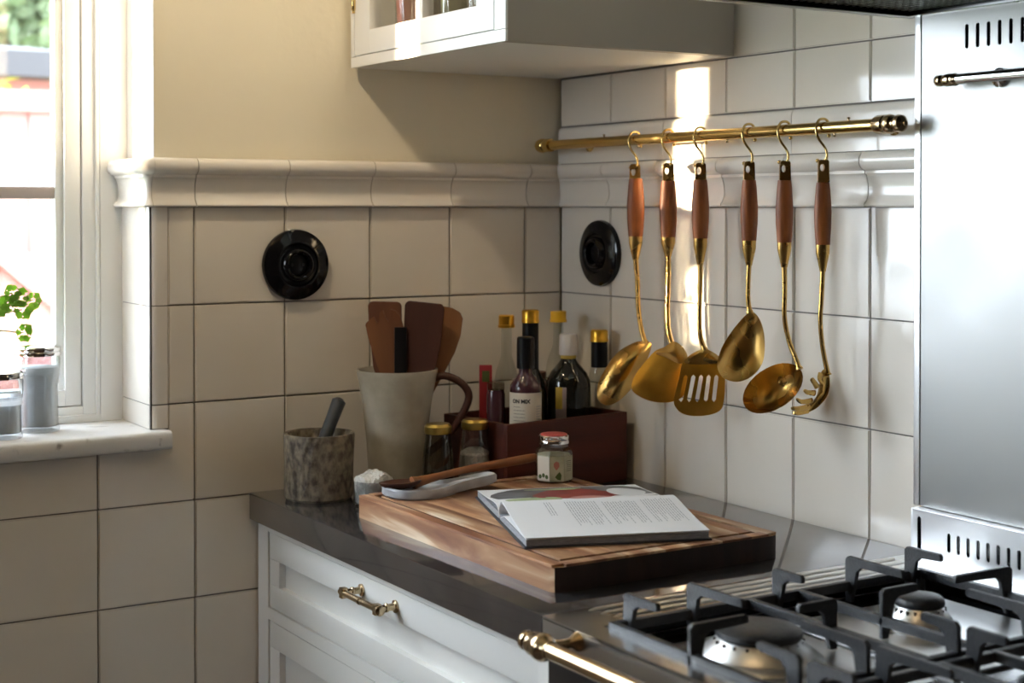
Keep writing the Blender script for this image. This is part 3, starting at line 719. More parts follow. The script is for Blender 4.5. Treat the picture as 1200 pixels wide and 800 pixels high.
# ================================================================== SALT AND PEPPER SHAKERS
for (x, y, h, lab, m, lv, sc) in ((-.3645, -.205, .118, 'clear glass shaker with a gold lid, nearly empty, left of the salt shaker', 'spice_dark', .016, 1.0), (-.2985, -.205, .120, 'clear glass shaker with a gold lid, half full of white salt, beside the tray', 'salt', .074, 1.0)):
    t = thing('shaker', lab, 'shaker', (x, y, .900), 0, None)
    pr = [(0, 0), (.0245, 0), (.0262, .003), (.0260, .03), (.0235, .07), (.0195, .100), (.0190, .106), (.0178, .106), (.0185, .099), (.0222, .07), (.0248, .03), (.0248, .004), (0, .004)]
    b = NB(); lathe(b, pr); obj('glass_body', b, 'smoke_glass' if m == 'spice_dark' else 'jar_glass', t)
    b = NB(); lathe(b, [(0, .0055), (.0240, .0055), (.0240, .008), (.0225 if lv > .04 else .0236, lv-.006), (.012, lv), (0, lv-.002)]); o = obj('filling', b, m, t); o['kind'] = 'stuff'
    b = NB(); lathe(b, [(0, h-.016), (.0205, h-.016), (.0215, h-.013), (.0215, h-.005), (.018, h-.001), (.008, h), (0, h)]); obj('lid', b, 'lid_brass', t)

# ================================================================== TRAY WITH BOTTLES
tr = thing('bottle_tray', 'dark mahogany wooden box holding bottles in the corner of the worktop', 'box', (-.268, -.253, .900), math.atan2(.028, .252))
TL, TD, TH = .253, .170, .113
for nm, a in (('front_panel', (0, TL, 0, .010, 0, TH)), ('back_panel', (0, TL, TD-.010, TD, 0, TH)), ('side_panel', (0, .010, .010, TD-.010, 0, TH)), ('side_panel', (TL-.010, TL, .010, TD-.010, 0, TH)), ('bottom_panel', (.010, TL-.010, .010, TD-.010, .002, .010))):
    bxo(nm, 'mahogany', tr, *a, .0015, world=False)
ZT = .911
def bottle(name, label, cat, x, y, prof, m, parts, rz=0):
    t = thing(name, label, cat, (x, y, ZT), rz)
    b = NB(); lathe(b, prof); obj('glass_body', b, m, t)
    for pn, pp, pm in parts:
        b = NB(); lathe(b, pp); o = obj(pn, b, pm, t)
    return t
def wrap(parent, name, r, z0, z1, a0, a1, m):
    b = NB(); n = 14; A = [a0+(a1-a0)*i/n for i in range(n+1)]
    lo = [b.verts.new((r*math.cos(a), r*math.sin(a), z0)) for a in A]; hi = [b.verts.new((r*math.cos(a), r*math.sin(a), z1)) for a in A]
    for i in range(n): b.faces.new((lo[i], lo[i+1], hi[i+1], hi[i]))
    return obj(name, b, m, parent)
CAMA = -PI/2-YAW    # direction towards the camera
z = lambda v: v-ZT
sauce = bottle('sauce_bottle', 'dark sauce bottle with a black dropper cap and a white printed label', 'bottle', -.2037, -.205,
    [(0, 0), (.0250, 0), (.0255, .004), (.0255, z(1.060)), (.0245, z(1.068)), (.018, z(1.078)), (.0115, z(1.086)), (.0105, z(1.100)), (0, z(1.100))], 'plum_glass',
    [('cap', [(0, z(1.094)), (.0145, z(1.094)), (.0145, z(1.130)), (.0140, z(1.1425)), (.012, z(1.1445)), (0, z(1.1445))], 'black_plastic')])
lab = wrap(sauce, 'label', .0259, z(1.004), z(1.0565), CAMA-1.5, CAMA+1.6, 'label_white')
def curved_text(parent, s, size, r, ac, zc, m, bold=0):
    cu = bpy.data.curves.new('text', 'FONT'); cu.body = s; cu.size = size; cu.align_x = 'CENTER'; cu.offset = bold
    to = bpy.data.objects.new('tmp', cu); COL.objects.link(to); dg = bpy.context.evaluated_depsgraph_get()
    me = bpy.data.meshes.new_from_object(to.evaluated_get(dg)); bpy.data.objects.remove(to)
    for v in me.vertices:
        a = ac+v.co.x/r; zz = zc+v.co.y
        v.co = Vector((r*math.cos(a), r*math.sin(a), zz))
    me.materials.clear(); me.materials.append(M[m])
    o = bpy.data.objects.new('label_text', me); COL.objects.link(o); o.parent = parent; return o
curved_text(lab, 'ON MIX', .0085, .0262, CAMA-.32, z(1.0405), 'print_dark', .0004)
for k in range(5): wrap(lab, 'label_line', .0261, z(1.034-k*.0055), z(1.0346-k*.0055), CAMA-.85, CAMA+(-.05 if k else -.35), 'print_dark')
for k in range(7): wrap(lab, 'barcode_line', .0261, z(1.010+k*.004), z(1.0112+k*.004), CAMA+.70, CAMA+1.15, 'ink')
bottle('oil_bottle', 'tall dark bottle with a gold cap and a black neck sleeve behind the sauce bottle', 'bottle', -.1500, -.135,
    [(0, 0), (.027, 0), (.027, z(1.04)), (.022, z(1.065)), (.0135, z(1.085)), (.0125, z(1.12)), (.0125, z(1.16)), (0, z(1.16))], 'dark_bottle',
    [('neck_sleeve', [(0, z(1.082)), (.0140, z(1.082)), (.0137, z(1.161)), (0, z(1.161))], 'black_plastic'), ('cap', [(0, z(1.1605)), (.0150, z(1.1605)), (.0150, z(1.165)), (.0144, z(1.166)), (.0147, z(1.180)), (.012, z(1.1822)), (0, z(1.1822))], 'gold_cap')])
bottle('glass_bottle', 'slim clear glass bottle with a gold cap left of the tall dark bottle', 'bottle', -.1862+.006, -.108,
    [(0, 0), (.020, 0), (.020, z(1.065)), (.017, z(1.080)), (.009, z(1.105)), (.0085, z(1.155)), (0, z(1.155))], 'clear_glass',
    [('cap', [(0, z(1.152)), (.0142, z(1.152)), (.0142, z(1.156)), (.0132, z(1.157)), (.0132, z(1.171)), (.0115, z(1.173)), (0, z(1.173))], 'gold_cap')])
bottle('glass_bottle', 'clear glass bottle with a flat yellow cap in the corner of the walls', 'bottle', -.0545, -.075,
    [(0, 0), (.022, 0), (.022, z(1.07)), (.018, z(1.09)), (.009, z(1.115)), (.0085, z(1.155)), (0, z(1.155))], 'clear_glass',
    [('cap', [(0, z(1.154)), (.0148, z(1.154)), (.0148, z(1.158)), (.0138, z(1.159)), (.0138, z(1.1725)), (0, z(1.1735))], 'yellow_cap')])
wb = bottle('dark_bottle', 'broad-shouldered dark bottle with a white cap in the wooden box', 'bottle', -.0840, -.150,
    [(0, 0), (.0365, 0), (.0375, .004), (.0375, z(1.050)), (.0365, z(1.062)), (.031, z(1.075)), (.020, z(1.088)), (.0135, z(1.096)), (.0125, z(1.106)), (0, z(1.106))], 'dark_bottle',
    [('collar', [(0, z(1.096)), (.0132, z(1.096)), (.0132, z(1.1045)), (0, z(1.1045))], 'label_yellow'), ('cap', [(0, z(1.1050)), (.0158, z(1.1050)), (.0155, z(1.137)), (.0135, z(1.140)), (0, z(1.140))], 'white_cap')])
wrap(wb, 'label', .0379, z(1.0), z(1.054), CAMA-.62, CAMA-.12, 'label_mauve'); wrap(wb, 'label_stripe', .0381, z(1.018), z(1.054), CAMA-.62, CAMA-.30, 'label_yellow')
wb2 = bottle('glass_bottle', 'gold-capped bottle with a black neck sleeve at the right end of the box', 'bottle', -.0400, -.165,
    [(0, 0), (.0120, 0), (.0185, .003), (.0185, z(1.060)), (.016, z(1.075)), (.012, z(1.088)), (.0115, z(1.125)), (0, z(1.125))], 'clear_glass',
    [('neck_sleeve', [(0, z(1.083)), (.0140, z(1.083)), (.0138, z(1.1265)), (0, z(1.1265))], 'black_plastic'), ('cap', [(0, z(1.1262)), (.0155, z(1.1262)), (.0155, z(1.130)), (.0148, z(1.131)), (.0150, z(1.144)), (.0125, z(1.1465)), (0, z(1.1465))], 'gold_cap')])
wb2.location.x = -.0335; wb2.location.y = -.168
bottle('spice_bottle', 'small dark jar with a clear lid at the left end of the wooden box', 'jar', -.2375, -.168,
    [(0, 0), (.0145, 0), (.0150, .003), (.0150, z(1.050)), (.0130, z(1.058)), (0, z(1.058))], 'plum_glass',
    [('lid', [(0, z(1.0575)), (.0142, z(1.0575)), (.0142, z(1.069)), (.012, z(1.0705)), (0, z(1.0705))], 'smoke_glass')])
lj = bottle('preserve_jar', 'jar with a brown and mauve label between the sauce bottle and the broad bottle', 'jar', -.1080, -.085,
    [(0, 0), (.0200, 0), (.0210, .003), (.0210, z(1.055)), (.017, z(1.062)), (0, z(1.062))], 'amber_glass',
    [('lid', [(0, z(1.0615)), (.0185, z(1.0615)), (.0185, z(1.072)), (0, z(1.073))], 'label_brown')])
wrap(lj, 'label', .0214, z(1.0), z(1.048), CAMA-1, CAMA+1, 'label_mauve'); wrap(lj, 'label_stripe', .0216, z(1.03), z(1.048), CAMA-1, CAMA+1, 'label_brown')
rp = thing('spice_packet', 'narrow red spice packet standing behind the small dark jar', 'packet', (-.2290, -.122, ZT), -.5)
bxo('carton', 'red_pack', rp, -.0105, .0105, -.006, .006, 0, z(1.093), .001, world=False)
bxo('printed_panel', 'leaf_print', rp, -.006, .006, -.0063, -.006, z(1.066), z(1.084), 0, world=False)

# ================================================================== WALL SOCKETS
def socket(label, loc, rot):
    t = thing('wall_socket', label, 'socket', loc); t.rotation_euler = rot
    b = NB(); lathe(b, [(0, 0), (.0565, 0), (.0572, .004), (.0560, .009), (.048, .0135), (.040, .0150), (.0375, .0165), (.0345, .0165), (.0325, .0140), (.028, .0135), (.0245, .0215), (.0220, .0230), (.0190, .0215), (.0180, .008), (0, .008)], seg=48); obj('plate', b, 'porcelain_black', t)
    b = NB(); lathe(b, [(0, .007), (.0165, .007), (.0165, .012), (.012, .0135), (0, .0135)], seg=24); obj('insert', b, 'black_plastic', t)
    for s in (-1, 1):
        b = NB(); lathe(b, [(0, .0130), (.0024, .0130), (.0022, .0145), (0, .0148)], (s*.0095, 0, 0), 10); obj('contact', b, 'dark_metal', t)
socket('round black porcelain wall socket on the back wall tiles', (-.5151, -.0005, 1.2600), (PI/2, 0, 0))
socket('round black porcelain wall socket on the right-hand wall beside the bottles', (-.0005, -.1292, 1.2735), (PI/2, 0, -PI/2))

# ================================================================== BRASS RAIL
RX, RZ = -.050, 1.4605
rl = thing('brass_rail', 'long brass utensil rail fixed along the right-hand tiled wall', 'rail', (RX, -.44, RZ))
b = NB(); lathe(b, [(0, -.020), (.0085, -.020), (.0085, -.855), (0, -.855)], (RX, 0, RZ), 24, 'y'); obj('tube', b, 'brass_polished', rl, True)
def finial(y, s, m='brass_polished'):
    b = NB(); pr = [(0, .012), (.0112, .012), (.0125, .008), (.0125, -.004), (.0108, -.006), (.0125, -.008), (.0130, -.013), (.0118, -.017), (.0085, -.019), (.0085, -.022), (.0108, -.024), (.0118, -.028), (.0108, -.033), (.0070, -.036), (.0035, -.037), (.0030, -.040), (0, -.041)]
    lathe(b, [(r, y+s*h) for r, h in pr], (RX, 0, RZ), 24, 'y'); return obj('finial', b, m, rl, True)
finial(-.835, 1, 'aged_brass')
b = NB(); lathe(b, [(0, -.046), (.0112, -.046), (.0120, -.042), (.0120, -.032), (.0095, -.030), (.0095, -.028), (.0120, -.025), (.0128, -.018), (.0115, -.010), (.006, -.006), (0, -.005)], (RX, 0, RZ), 24, 'y'); obj('finial', b, 'brass_polished', rl, True)
for y in (-.100, -.812):
    b = NB(); lathe(b, [(0, -.0040), (.0125, -.0040), (.0125, -.007), (.006, -.010), (.0055, -.040), (0, -.042)], (0, y, RZ), 18, 'x'); obj('bracket', b, 'brass_polished', rl, True)
for y in (-.205, -.772, -.745, -.30, -.52):
    up = y in (-.205, -.772)
    b = NB(); s = 1 if up else -1; lathe(b, [(0, RZ+s*.007), (.0012, RZ+s*.007), (.0012, RZ+s*.0100), (.0024, RZ+s*.0108), (.0020, RZ+s*.0125), (0, RZ+s*.013)], (RX, y, 0), 10); obj('set_screw', b, 'aged_brass', rl, True)

# ================================================================== HOOKS AND UTENSILS
UT = [  # top pixel-derived hanging points: Y, Z, mm per pixel
    (-.2976, 1.4190, 1.369), (-.3850, 1.4185, 1.325), (-.4640, 1.4170, 1.285), (-.5758, 1.4165, 1.237), (-.6520, 1.4155, 1.200), (-.7292, 1.4150, 1.163)]
NAMES = ['first brass hook from the corner, holding the brass spoon with its back turned', 'second brass hook from the corner, holding the solid brass turner', 'third brass hook from the corner, holding the slotted turner', 'fourth brass hook from the corner, holding the upright brass spoon', 'brass hook holding the ladle', 'brass hook nearest the cooker, holding the pasta server']
for (y, zt, mm), nm in zip(UT, NAMES):
    t = thing('rail_hook', nm, 'hook', (RX, y, RZ), 0, 'S hooks on the brass rail')
    pts = [(.0125, .002, -.010), (.0135, .001, -.004), (.0120, 0, .005), (.006, 0, .0115), (-.001, 0, .0128), (-.008, 0, .0105), (-.0125, 0, .003), (-.0135, -.001, -.006), (-.0110, -.004, -.016), (-.0060, -.009, -.026), (-.0045, -.012, -.034), (-.0045, -.011, -.042), (-.006, -.004, -.046), (-.0072, .003, -.0445)]
    pts = [(x, yy+.006, zz) for x, yy, zz in pts]
    b = NB(); tube(b, smoothpts(pts, 4), .0018, 10); obj('wire', b, 'brass_polished', t)
    for q in (pts[0], pts[-1]):
        b = NB(); bmesh.ops.create_uvsphere(b, u_segments=10, v_segments=8, radius=.0029, matrix=Matrix.Translation(q)); obj('ball_end', b, 'brass_polished', t)

def dome(b, outline, vec, th, n=12, center=None, pw=2.0):
    """outline of 3D points; interior displaced by vec*(1-s^pw); closed shell of thickness th"""
    O = [Vector(p) for p in outline]; C = Vector(center) if center else sum(O, Vector())/len(O)
    V = Vector(vec); layers = []
    nrm = Vector((0, 1, 0)) if V.length < 1e-6 else V.normalized()
    for off in (0, th):
        rings = []
        for k in range(n):
            s = 1-k/n
            rings.append([b.verts.new(C+(p-C)*s+V*(1-s**pw)+nrm*off) for p in O])
        c = b.verts.new(C+V+nrm*off); layers.append((rings, c))
    m = len(O)
    for rings, c in layers:
        for A, B in zip(rings, rings[1:]):
            for i in range(m): j = (i+1) % m; b.faces.new((A[i], A[j], B[j], B[i]))
        for i in range(m): b.faces.new((rings[-1][i], rings[-1][(i+1) % m], c))
    A, B = layers[0][0][0], layers[1][0][0]
    for i in range(m): j = (i+1) % m; b.faces.new((A[i], A[j], B[j], B[i]))

def utensil(idx, name, label, cat, px, wood, cone_end, rodpts, rw=3.2):
    """px = (x0, y0) pixel of the top; everything else measured in pixels from it and scaled to metres"""
    y, zt, mm = UT[idx]; k = mm/1000
    t = thing(name, label, cat, (-.055, y, zt), -YAW)
    x0, y0 = px
    L = lambda x, yy, d=0: Vector(((x-x0)*k, d, -(yy-y0)*k))
    R = Matrix.Rotation(0, 3, 'Z')
    # flat ferrule with a hole
    hw = 6.6*k; zt1 = 2*k; zb1 = -(wood[0]-y0)*k
    b = NB(); n = 8
    hole = [(2.6*k*math.cos(a)-2*k, -7.5*k+4.5*k*math.sin(a)) for a in [2*PI*i/12 for i in range(12)]]
    holes(b, [(-hw, zb1), (hw, zb1), (hw*.9, zt1*.2), (hw*.6, zt1), (-hw*.6, zt1), (-hw*.9, zt1*.2)], [hole], -.0045, .0045, 'y')
    obj('hanging_ferrule', b, 'brass', t, bev=.0006)
    za, zc = -(wood[0]-y0)*k, -(wood[1]-y0)*k; h = zc-za; xo = (wood[2]-x0)*k
    r0, r1, r2 = 7.8*k, 10.4*k, 8.5*k
    b = NB(); lathe(b, [(0, za), (r0, za), (r0*1.12, za+h*.12), (r1, za+h*.45), (r1*.97, za+h*.7), (r2, zc), (0, zc)], (xo*.5, 0, 0), 20, ay=.72); obj('wooden_handle', b, 'handle_wood', t)
    ze = -(cone_end-y0)*k; d = ze-zc
    b = NB(); lathe(b, [(0, zc+.0002), (r2*.98, zc+.0002), (r2*.95, zc+d*.3), (r2*.70, zc+d*.62), (rw*1.15*k, ze), (0, ze)], (xo*.5, 0, 0), 20, ay=.8); obj('cone_ferrule', b, 'brass', t)
    rp = [L(wood[2]-(wood[2]-x0)*.5, cone_end-2)]+[L(*q) for q in rodpts]
    sp_ = smoothpts(rp, 5); nn = len(sp_)
    b = NB(); tube(b, sp_, [(rw*(1.0-.12*math.sin(PI*i/(nn-1)))+(1.2 if i > nn-3 else 0))*k for i in range(nn)], 12); obj('shaft', b, 'brass', t)
    return t, L, k
def smooth_loop(P, n=4):
    p = [Vector(q) for q in P]; N = len(p); out = []
    for i in range(N):
        a, b_, c, d = p[i-1], p[i], p[(i+1) % N], p[(i+2) % N]
        for q in range(n):
            t = q/n; out.append(0.5*((2*b_)+(c-a)*t+(2*a-5*b_+4*c-d)*t*t+(3*b_-a-3*c+d)*t**3))
    return out
# 1: spoon seen from behind
t, L, k = utensil(0, 'serving_spoon', 'brass serving spoon with wooden handle, back of its bowl turned outward, nearest the corner', 'spoon', (744, 195), (210, 278, 746), 305, [(747, 330, 0), (748, 360, -.002), (751, 385, -.006), (756, 404, -.012)])
o_ = [(763, 404), (758, 420), (745, 446), (728, 465), (712, 473), (701, 468), (699, 454), (706, 436), (722, 414), (742, 402), (755, 400)]
b = NB(); dome(b, smooth_loop([L(x, y, -.012-.020*(y-400)/70) for x, y in o_]), (-.003, -.017, .004), .0012, 14, pw=2.4); obj('bowl', b, 'brass', t)
# 2: solid turner
t, L, k = utensil(1, 'solid_turner', 'solid brass turner with wooden handle, second utensil from the corner', 'turner', (784, 195), (214, 280, 784), 303, [(784, 330, 0), (783, 370, -.001), (785, 395, -.004), (790, 410, -.010)])
o_ = [(778, 409), (790, 403), (801, 411), (806, 424), (806, 440), (800, 462), (785, 470), (765, 470), (748, 464), (739, 455), (744, 440), (757, 424), (768, 413)]
b = NB(); dome(b, smooth_loop([L(x, y, -.008-.030*(y-403)/65) for x, y in o_]), (0, -.003, .001), .0012, 5, pw=4); obj('blade', b, 'brass_flat', t)
b = NB(); tube(b, [L(784, 409, -.010), L(801, 416, -.016), L(804, 424, -.020)], [.003, .004, .0015], 10)
bmesh.ops.delete(b, geom=b.verts, context='VERTS'); dome(b, smooth_loop([L(x, y, -.0145-.024*(y-403)/65) for x, y in ((776, 410), (790, 402), (801, 410), (805, 421), (796, 427), (780, 420), (768, 415))]), (0, -.005, .002), .0012, 5); obj('shoulder', b, 'brass', t)
# 3: slotted turner
t, L, k = utensil(2, 'slotted_turner', 'slotted brass turner with wooden handle, third utensil from the corner', 'turner', (822, 192), (210, 279, 822), 310, [(822, 330, 0), (821, 370, -.001), (822, 395, -.003), (827, 411, -.006)])
ol = [(801, 424), (808, 417), (820, 411), (833, 411), (843, 417), (849, 426), (850, 445), (848, 470), (843, 480), (830, 485), (812, 486), (799, 483), (791, 475), (790, 466), (795, 446)]
ol = [(p.x, p.y) for p in smooth_loop([(x, y, 0) for x, y in ol], 3)]
x0, y0 = 822, 192
cv = lambda x, y: ((x-x0)*k, -(y-y0)*k)
sl = []
for i, (xt, xb) in enumerate(((804, 798), (813, 807.5), (822, 817), (831, 827), (840, 836.5))):
    sl.append([cv(*q) for q in ((xt-2.4, 441), (xt, 438.5), (xt+2.4, 441), (xb+2.4, 467), (xb, 470), (xb-2.4, 467))])
b = NB(); holes(b, [cv(*q) for q in ol], sl, -.0006, .0006, 'y')
for v in b.verts:
    dz = -v.co.z/k-(418-y0)
    v.co.y += -.008-.012*max(0, dz)/70
obj('slotted_blade', b, 'brass_flat', t, ang=60)
b = NB(); dome(b, smooth_loop([L(x, y, -.0092) for x, y in ((802, 424), (812, 414), (827, 409), (841, 416), (847, 424), (836, 427), (815, 427))]), (0, -.004, .002), .0012, 5); obj('shoulder', b, 'brass', t)
# 4: spoon, hollow side out
t, L, k = utensil(3, 'serving_spoon', 'brass serving spoon with wooden handle, hollow of its bowl facing out, fourth from the corner', 'spoon', (878, 190), (210, 281, 878), 310, [(877, 330, 0), (877, 350, 0), (879, 366, -.001)])
o_ = [(872, 370), (880, 364), (888, 369), (894, 384), (895.5, 404), (892, 424), (879, 439), (862, 445), (846, 440), (839.5, 427), (845, 406), (858, 386)]
b = NB(); dome(b, smooth_loop([L(x, y, -.001-.016*(y-364)/80) for x, y in o_]), (.002, .015, -.003), .0012, 14, pw=2.6); obj('bowl', b, 'brass', t)
b = NB(); dome(b, smooth_loop([L(x, y, -.0035) for x, y in ((873, 369), (880, 365), (887, 369), (886, 376), (880, 379), (874, 376))]), (0, -.002, 0), .001, 4); obj('neck_plate', b, 'brass', t)
# 5: ladle
t, L, k = utensil(4, 'ladle', 'brass ladle with wooden handle and deep round bowl, second from the cooker', 'ladle', (920, 187), (208, 281, 919), 310, [(920, 340, 0), (920, 368, .001), (925, 395, .002), (932, 416, -.006), (936, 429, -.011)])
c, ra, rb, an = (904.5, 450.5), 39, 20.5, math.atan2(-44, 62)
o_ = [(c[0]+ra*math.cos(a)*math.cos(an)-rb*math.sin(a)*math.sin(an), c[1]+ra*math.cos(a)*math.sin(an)+rb*math.sin(a)*math.cos(an), rb*math.sin(a)) for a in [2*PI*i/32 for i in range(32)]]
b = NB(); dome(b, [L(x, y, -.012-q*.00105) for x, y, q in o_], (.012, .027, -.015), .0012, 14, pw=2.4); obj('bowl', b, 'brass', t)
# 6: pasta server
t, L, k = utensil(5, 'pasta_server', 'brass pasta server with wooden handle and curved prongs, nearest the cooker', 'pasta server', (965, 183), (208, 281, 964), 312, [(963, 345, 0), (962, 370, .001), (965, 400, .003), (970, 425, .005), (972, 434, .005)])
b = NB(); dome(b, smooth_loop([L(x, y, d) for x, y, d in ((966, 427, .0), (972, 430, .004), (974, 446, .006), (970, 460, .004), (958, 472, .0), (946, 477, -.004), (944, 472, -.010), (955, 458, -.012), (959, 444, -.010), (961, 432, -.006))]), (.005, .008, -.003), .0012, 6); obj('bowl', b, 'brass', t)
for q in ([(962, 432, -.004), (959, 438, -.012), (963, 444, -.019)], [(957, 447, -.008), (950, 438, -.018), (948, 436, -.021)], [(954, 454, -.009), (944, 452, -.019), (939, 449, -.023)], [(951, 463, -.008), (937, 463, -.020), (930, 459, -.025)], [(948, 470, -.006), (934, 471, -.018), (924, 470, -.024)], [(947, 475, -.003), (935, 477, -.012), (928, 476, -.018)]):
    b = NB(); tube(b, smoothpts([L(*p) for p in q], 3), [.0042, .0038, .0035, .0032, .0030, .0025, .0016], 8, flat=.55); obj('prong', b, 'brass', t)

# ================================================================== WALL CABINET
wc = thing('wall_cabinet', 'white wall cabinet with a glazed door above the rail, hung in the corner', 'cabinet', (-.205, -.243, 1.581))
CX, CY, CZ = -.413, -.4870, 1.581
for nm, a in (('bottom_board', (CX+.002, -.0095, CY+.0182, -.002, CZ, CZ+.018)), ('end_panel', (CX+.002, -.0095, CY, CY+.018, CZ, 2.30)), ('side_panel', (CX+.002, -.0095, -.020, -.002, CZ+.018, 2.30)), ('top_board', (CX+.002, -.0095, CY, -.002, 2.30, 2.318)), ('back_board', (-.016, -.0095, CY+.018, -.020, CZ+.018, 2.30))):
    bxo(nm, 'shaded_paint' if nm == 'end_panel' else 'cabinet_paint', wc, *a)
bxo('shelf', 'cabinet_paint', wc, CX+.03, -.017, CY+.019, -.021, 1.94, 1.958)
b = NB()
box(b, CX-.002, CX+.002, CY-.0003, -.002, CZ-.0003, CZ+.0165, .0008); box(b, CX-.002, CX+.002, CY-.0003, CY+.03, CZ+.017, 2.318, .0008); box(b, CX-.002, CX+.002, -.014, -.002, CZ+.017, 2.318, .0008); obj('face_frame', b, 'cabinet_paint', wc, True)
dr = bpy.data.objects.new('cabinet_door', None); COL.objects.link(dr); dr.parent = wc; dr.location = Vector((CX, -.235, CZ+.018))-wc.location
y0, y1, z0, z1 = CY+.0315, -.0155, CZ+.0185, 2.30
b = NB(); fx = (CX-.002, CX+.018)
gy0, gy1, gz0 = -.4070, -.0700, 1.6375
box(b, *fx, y0, gy0, z0, z1, .0012); box(b, *fx, gy1, y1, z0, z1, .0012); box(b, *fx, gy0-.001, gy1+.001, z0, gz0, .0012); box(b, *fx, gy0-.001, gy1+.001, z1-.05, z1, .0012)
obj('door_frame', b, 'cabinet_paint', dr, True)
b = NB(); box(b, *fx, -.2480, -.2260, gz0-.001, z1-.049, .0012); obj('mullion', b, 'cabinet_paint', dr, True)
b = NB(); box(b, CX+.007, CX+.010, gy0, gy1, gz0, z1-.05); obj('glass_pane', b, 'pane_glass', dr, True)
b = NB(); lathe(b, [(0, 1.668), (.0035, 1.669), (.0022, 1.672), (.0042, 1.675), (.0042, 1.700), (.0022, 1.703), (.0035, 1.706), (0, 1.708)], (CX-.004, -.0165, 0), 12); obj('hinge', b, 'brass_polished', dr, True)['label'] = 'small brass hinge'
def cup(label, x, y, r, h, m, gl='clear_glass'):
    t = thing('drinking_glass', label, 'glass', (x, y, CZ+.0183))
    b = NB(); lathe(b, [(0, 0), (r*.8, 0), (r*.85, .003), (r, h), (r-.0015, h), (r*.78, .005), (0, .005)]); obj('glass_body', b, gl, t)
    b = NB(); lathe(b, [(0, .0055), (r*.765, .0055), (r*.88, h*.8), (0, h*.8)]); obj('contents', b, m, t)
cup('glass of pink contents behind the left pane of the wall cabinet', -.383, -.150, .026, .115, 'pink_content')
cup('pale glass standing behind the mullion of the wall cabinet', -.370, -.215, .028, .12, 'cream_content')
cup('greenish glass behind the right pane of the wall cabinet', -.380, -.290, .028, .10, 'green_content')
cup('cream-filled glass at the right edge of the wall cabinet pane', -.378, -.365, .028, .11, 'cream_content')

# ================================================================== COOKER HOOD
hd = thing('cooker_hood', 'cream cooker hood with a black metal grille underneath', 'hood', (-.28, -1.35, 1.600))
HZ = 1.6025
b = NB(); box(b, -.56, -.011, -.8440, -.8220, HZ, 1.90, .001); box(b, -.56, -.011, -1.90, -1.878, HZ, 1.90, .001); box(b, -.56, -.538, -1.878, -.844, HZ, 1.90, .001); obj('shell', b, 'cream_paint', hd, True)
b = NB(); box(b, -.538, -.011, -.8600, -.8440, HZ-.003, HZ+.02, .001); box(b, -.538, -.520, -1.878, -.860, HZ-.003, HZ+.02, .001); box(b, -.538, -.011, -1.878, -1.860, HZ-.003, HZ+.02, .001); box(b, -.030, -.011, -1.86, -.86, HZ-.003, HZ+.02, .001); obj('rim', b, 'enamel', hd, True)
b = NB(); box(b, -.521, -.029, -1.861, -.859, HZ+.006, HZ+.012)
obj('filter_plate', b, 'hood_mesh', hd, True)
b = NB()
for i in range(80): box(b, -.521, -.029, -1.860+i*.0125, -1.856+i*.0125, HZ+.004, HZ+.007)
for i in range(40): box(b, -.519+i*.0125, -.515+i*.0125, -1.860, -.860, HZ+.0035, HZ+.0055)
o = obj('filter_grille', b, 'hood_mesh', hd, True); o['kind'] = 'stuff'
b = NB(); prism(b, [(-.56, 1.90), (-.011, 1.90), (-.011, 2.49), (-.30, 2.49)], -1.90, -.822, 'y'); obj('canopy', b, 'cream_paint', hd, True)

# ================================================================== SPLASHBACK
sb = thing('splashback', 'tall brushed steel splashback panel behind the cooker', 'splashback', (-.022, -1.3, .966))
b = NB(); slots = []
def slot(u, v0, v1, hw):
    return [(u+hw*math.cos(a), v0+hw+hw*math.sin(a)) for a in [PI+PI*i/5 for i in range(6)]]+[(u+hw*math.cos(a), v1-hw+hw*math.sin(a)) for a in [PI*i/5 for i in range(6)]]
for i in range(44): slots.append(slot(-0.9508-i*0.0171, 1.5504, 1.5813, .0029))
holes(b, [(-0.8656, .966), (-1.86, .966), (-1.86, 1.6015), (-0.8656, 1.6015)], slots, -.0235, -.0215, 'x'); obj('panel', b, 'splash_steel', sb, True, ang=20)
bxo('slot_backing', 'enamel', sb, -.0200, -.0010, -1.80, -.90, 1.54, 1.595)
bxo('side_return', 'bright_steel', sb, -.0212, -.0004, -0.8686, -0.8658, .966, 1.6013)
bxo('edge_strip', 'bright_steel', sb, -.0250, -.0237, -0.8756, -0.8658, .967, 1.6013, .0005)
ur = thing('steel_rail', 'polished metal rail with a turned finial on the steel splashback', 'rail', (-.05, -1.2, 1.510))
b = NB(); lathe(b, [(0, -.925), (.0055, -.9255), (.0072, -.928), (.0072, -.934), (.0050, -.9365), (.0072, -.939), (.0080, -.943), (.0080, -.949), (.0060, -.951), (.0080, -.953), (.0082, -.957), (.0065, -.960), (.0062, -.962), (0, -.962)], (-.05, 0, 1.5105), 22, 'y'); obj('finial', b, 'aged_brass', ur, True)
b = NB(); lathe(b, [(0, -.9615), (.0068, -.9615), (.0068, -1.80), (0, -1.80)], (-.05, 0, 1.5105), 22, 'y'); obj('tube', b, 'chrome', ur, True)
for y in (-1.005, -1.75):
    b = NB(); lathe(b, [(0, -.0240), (.012, -.0240), (.012, -.0275), (.005, -.031), (.005, -.046), (0, -.046)], (0, y, 1.5105), 16, 'x'); obj('bracket', b, 'chrome', ur, True)

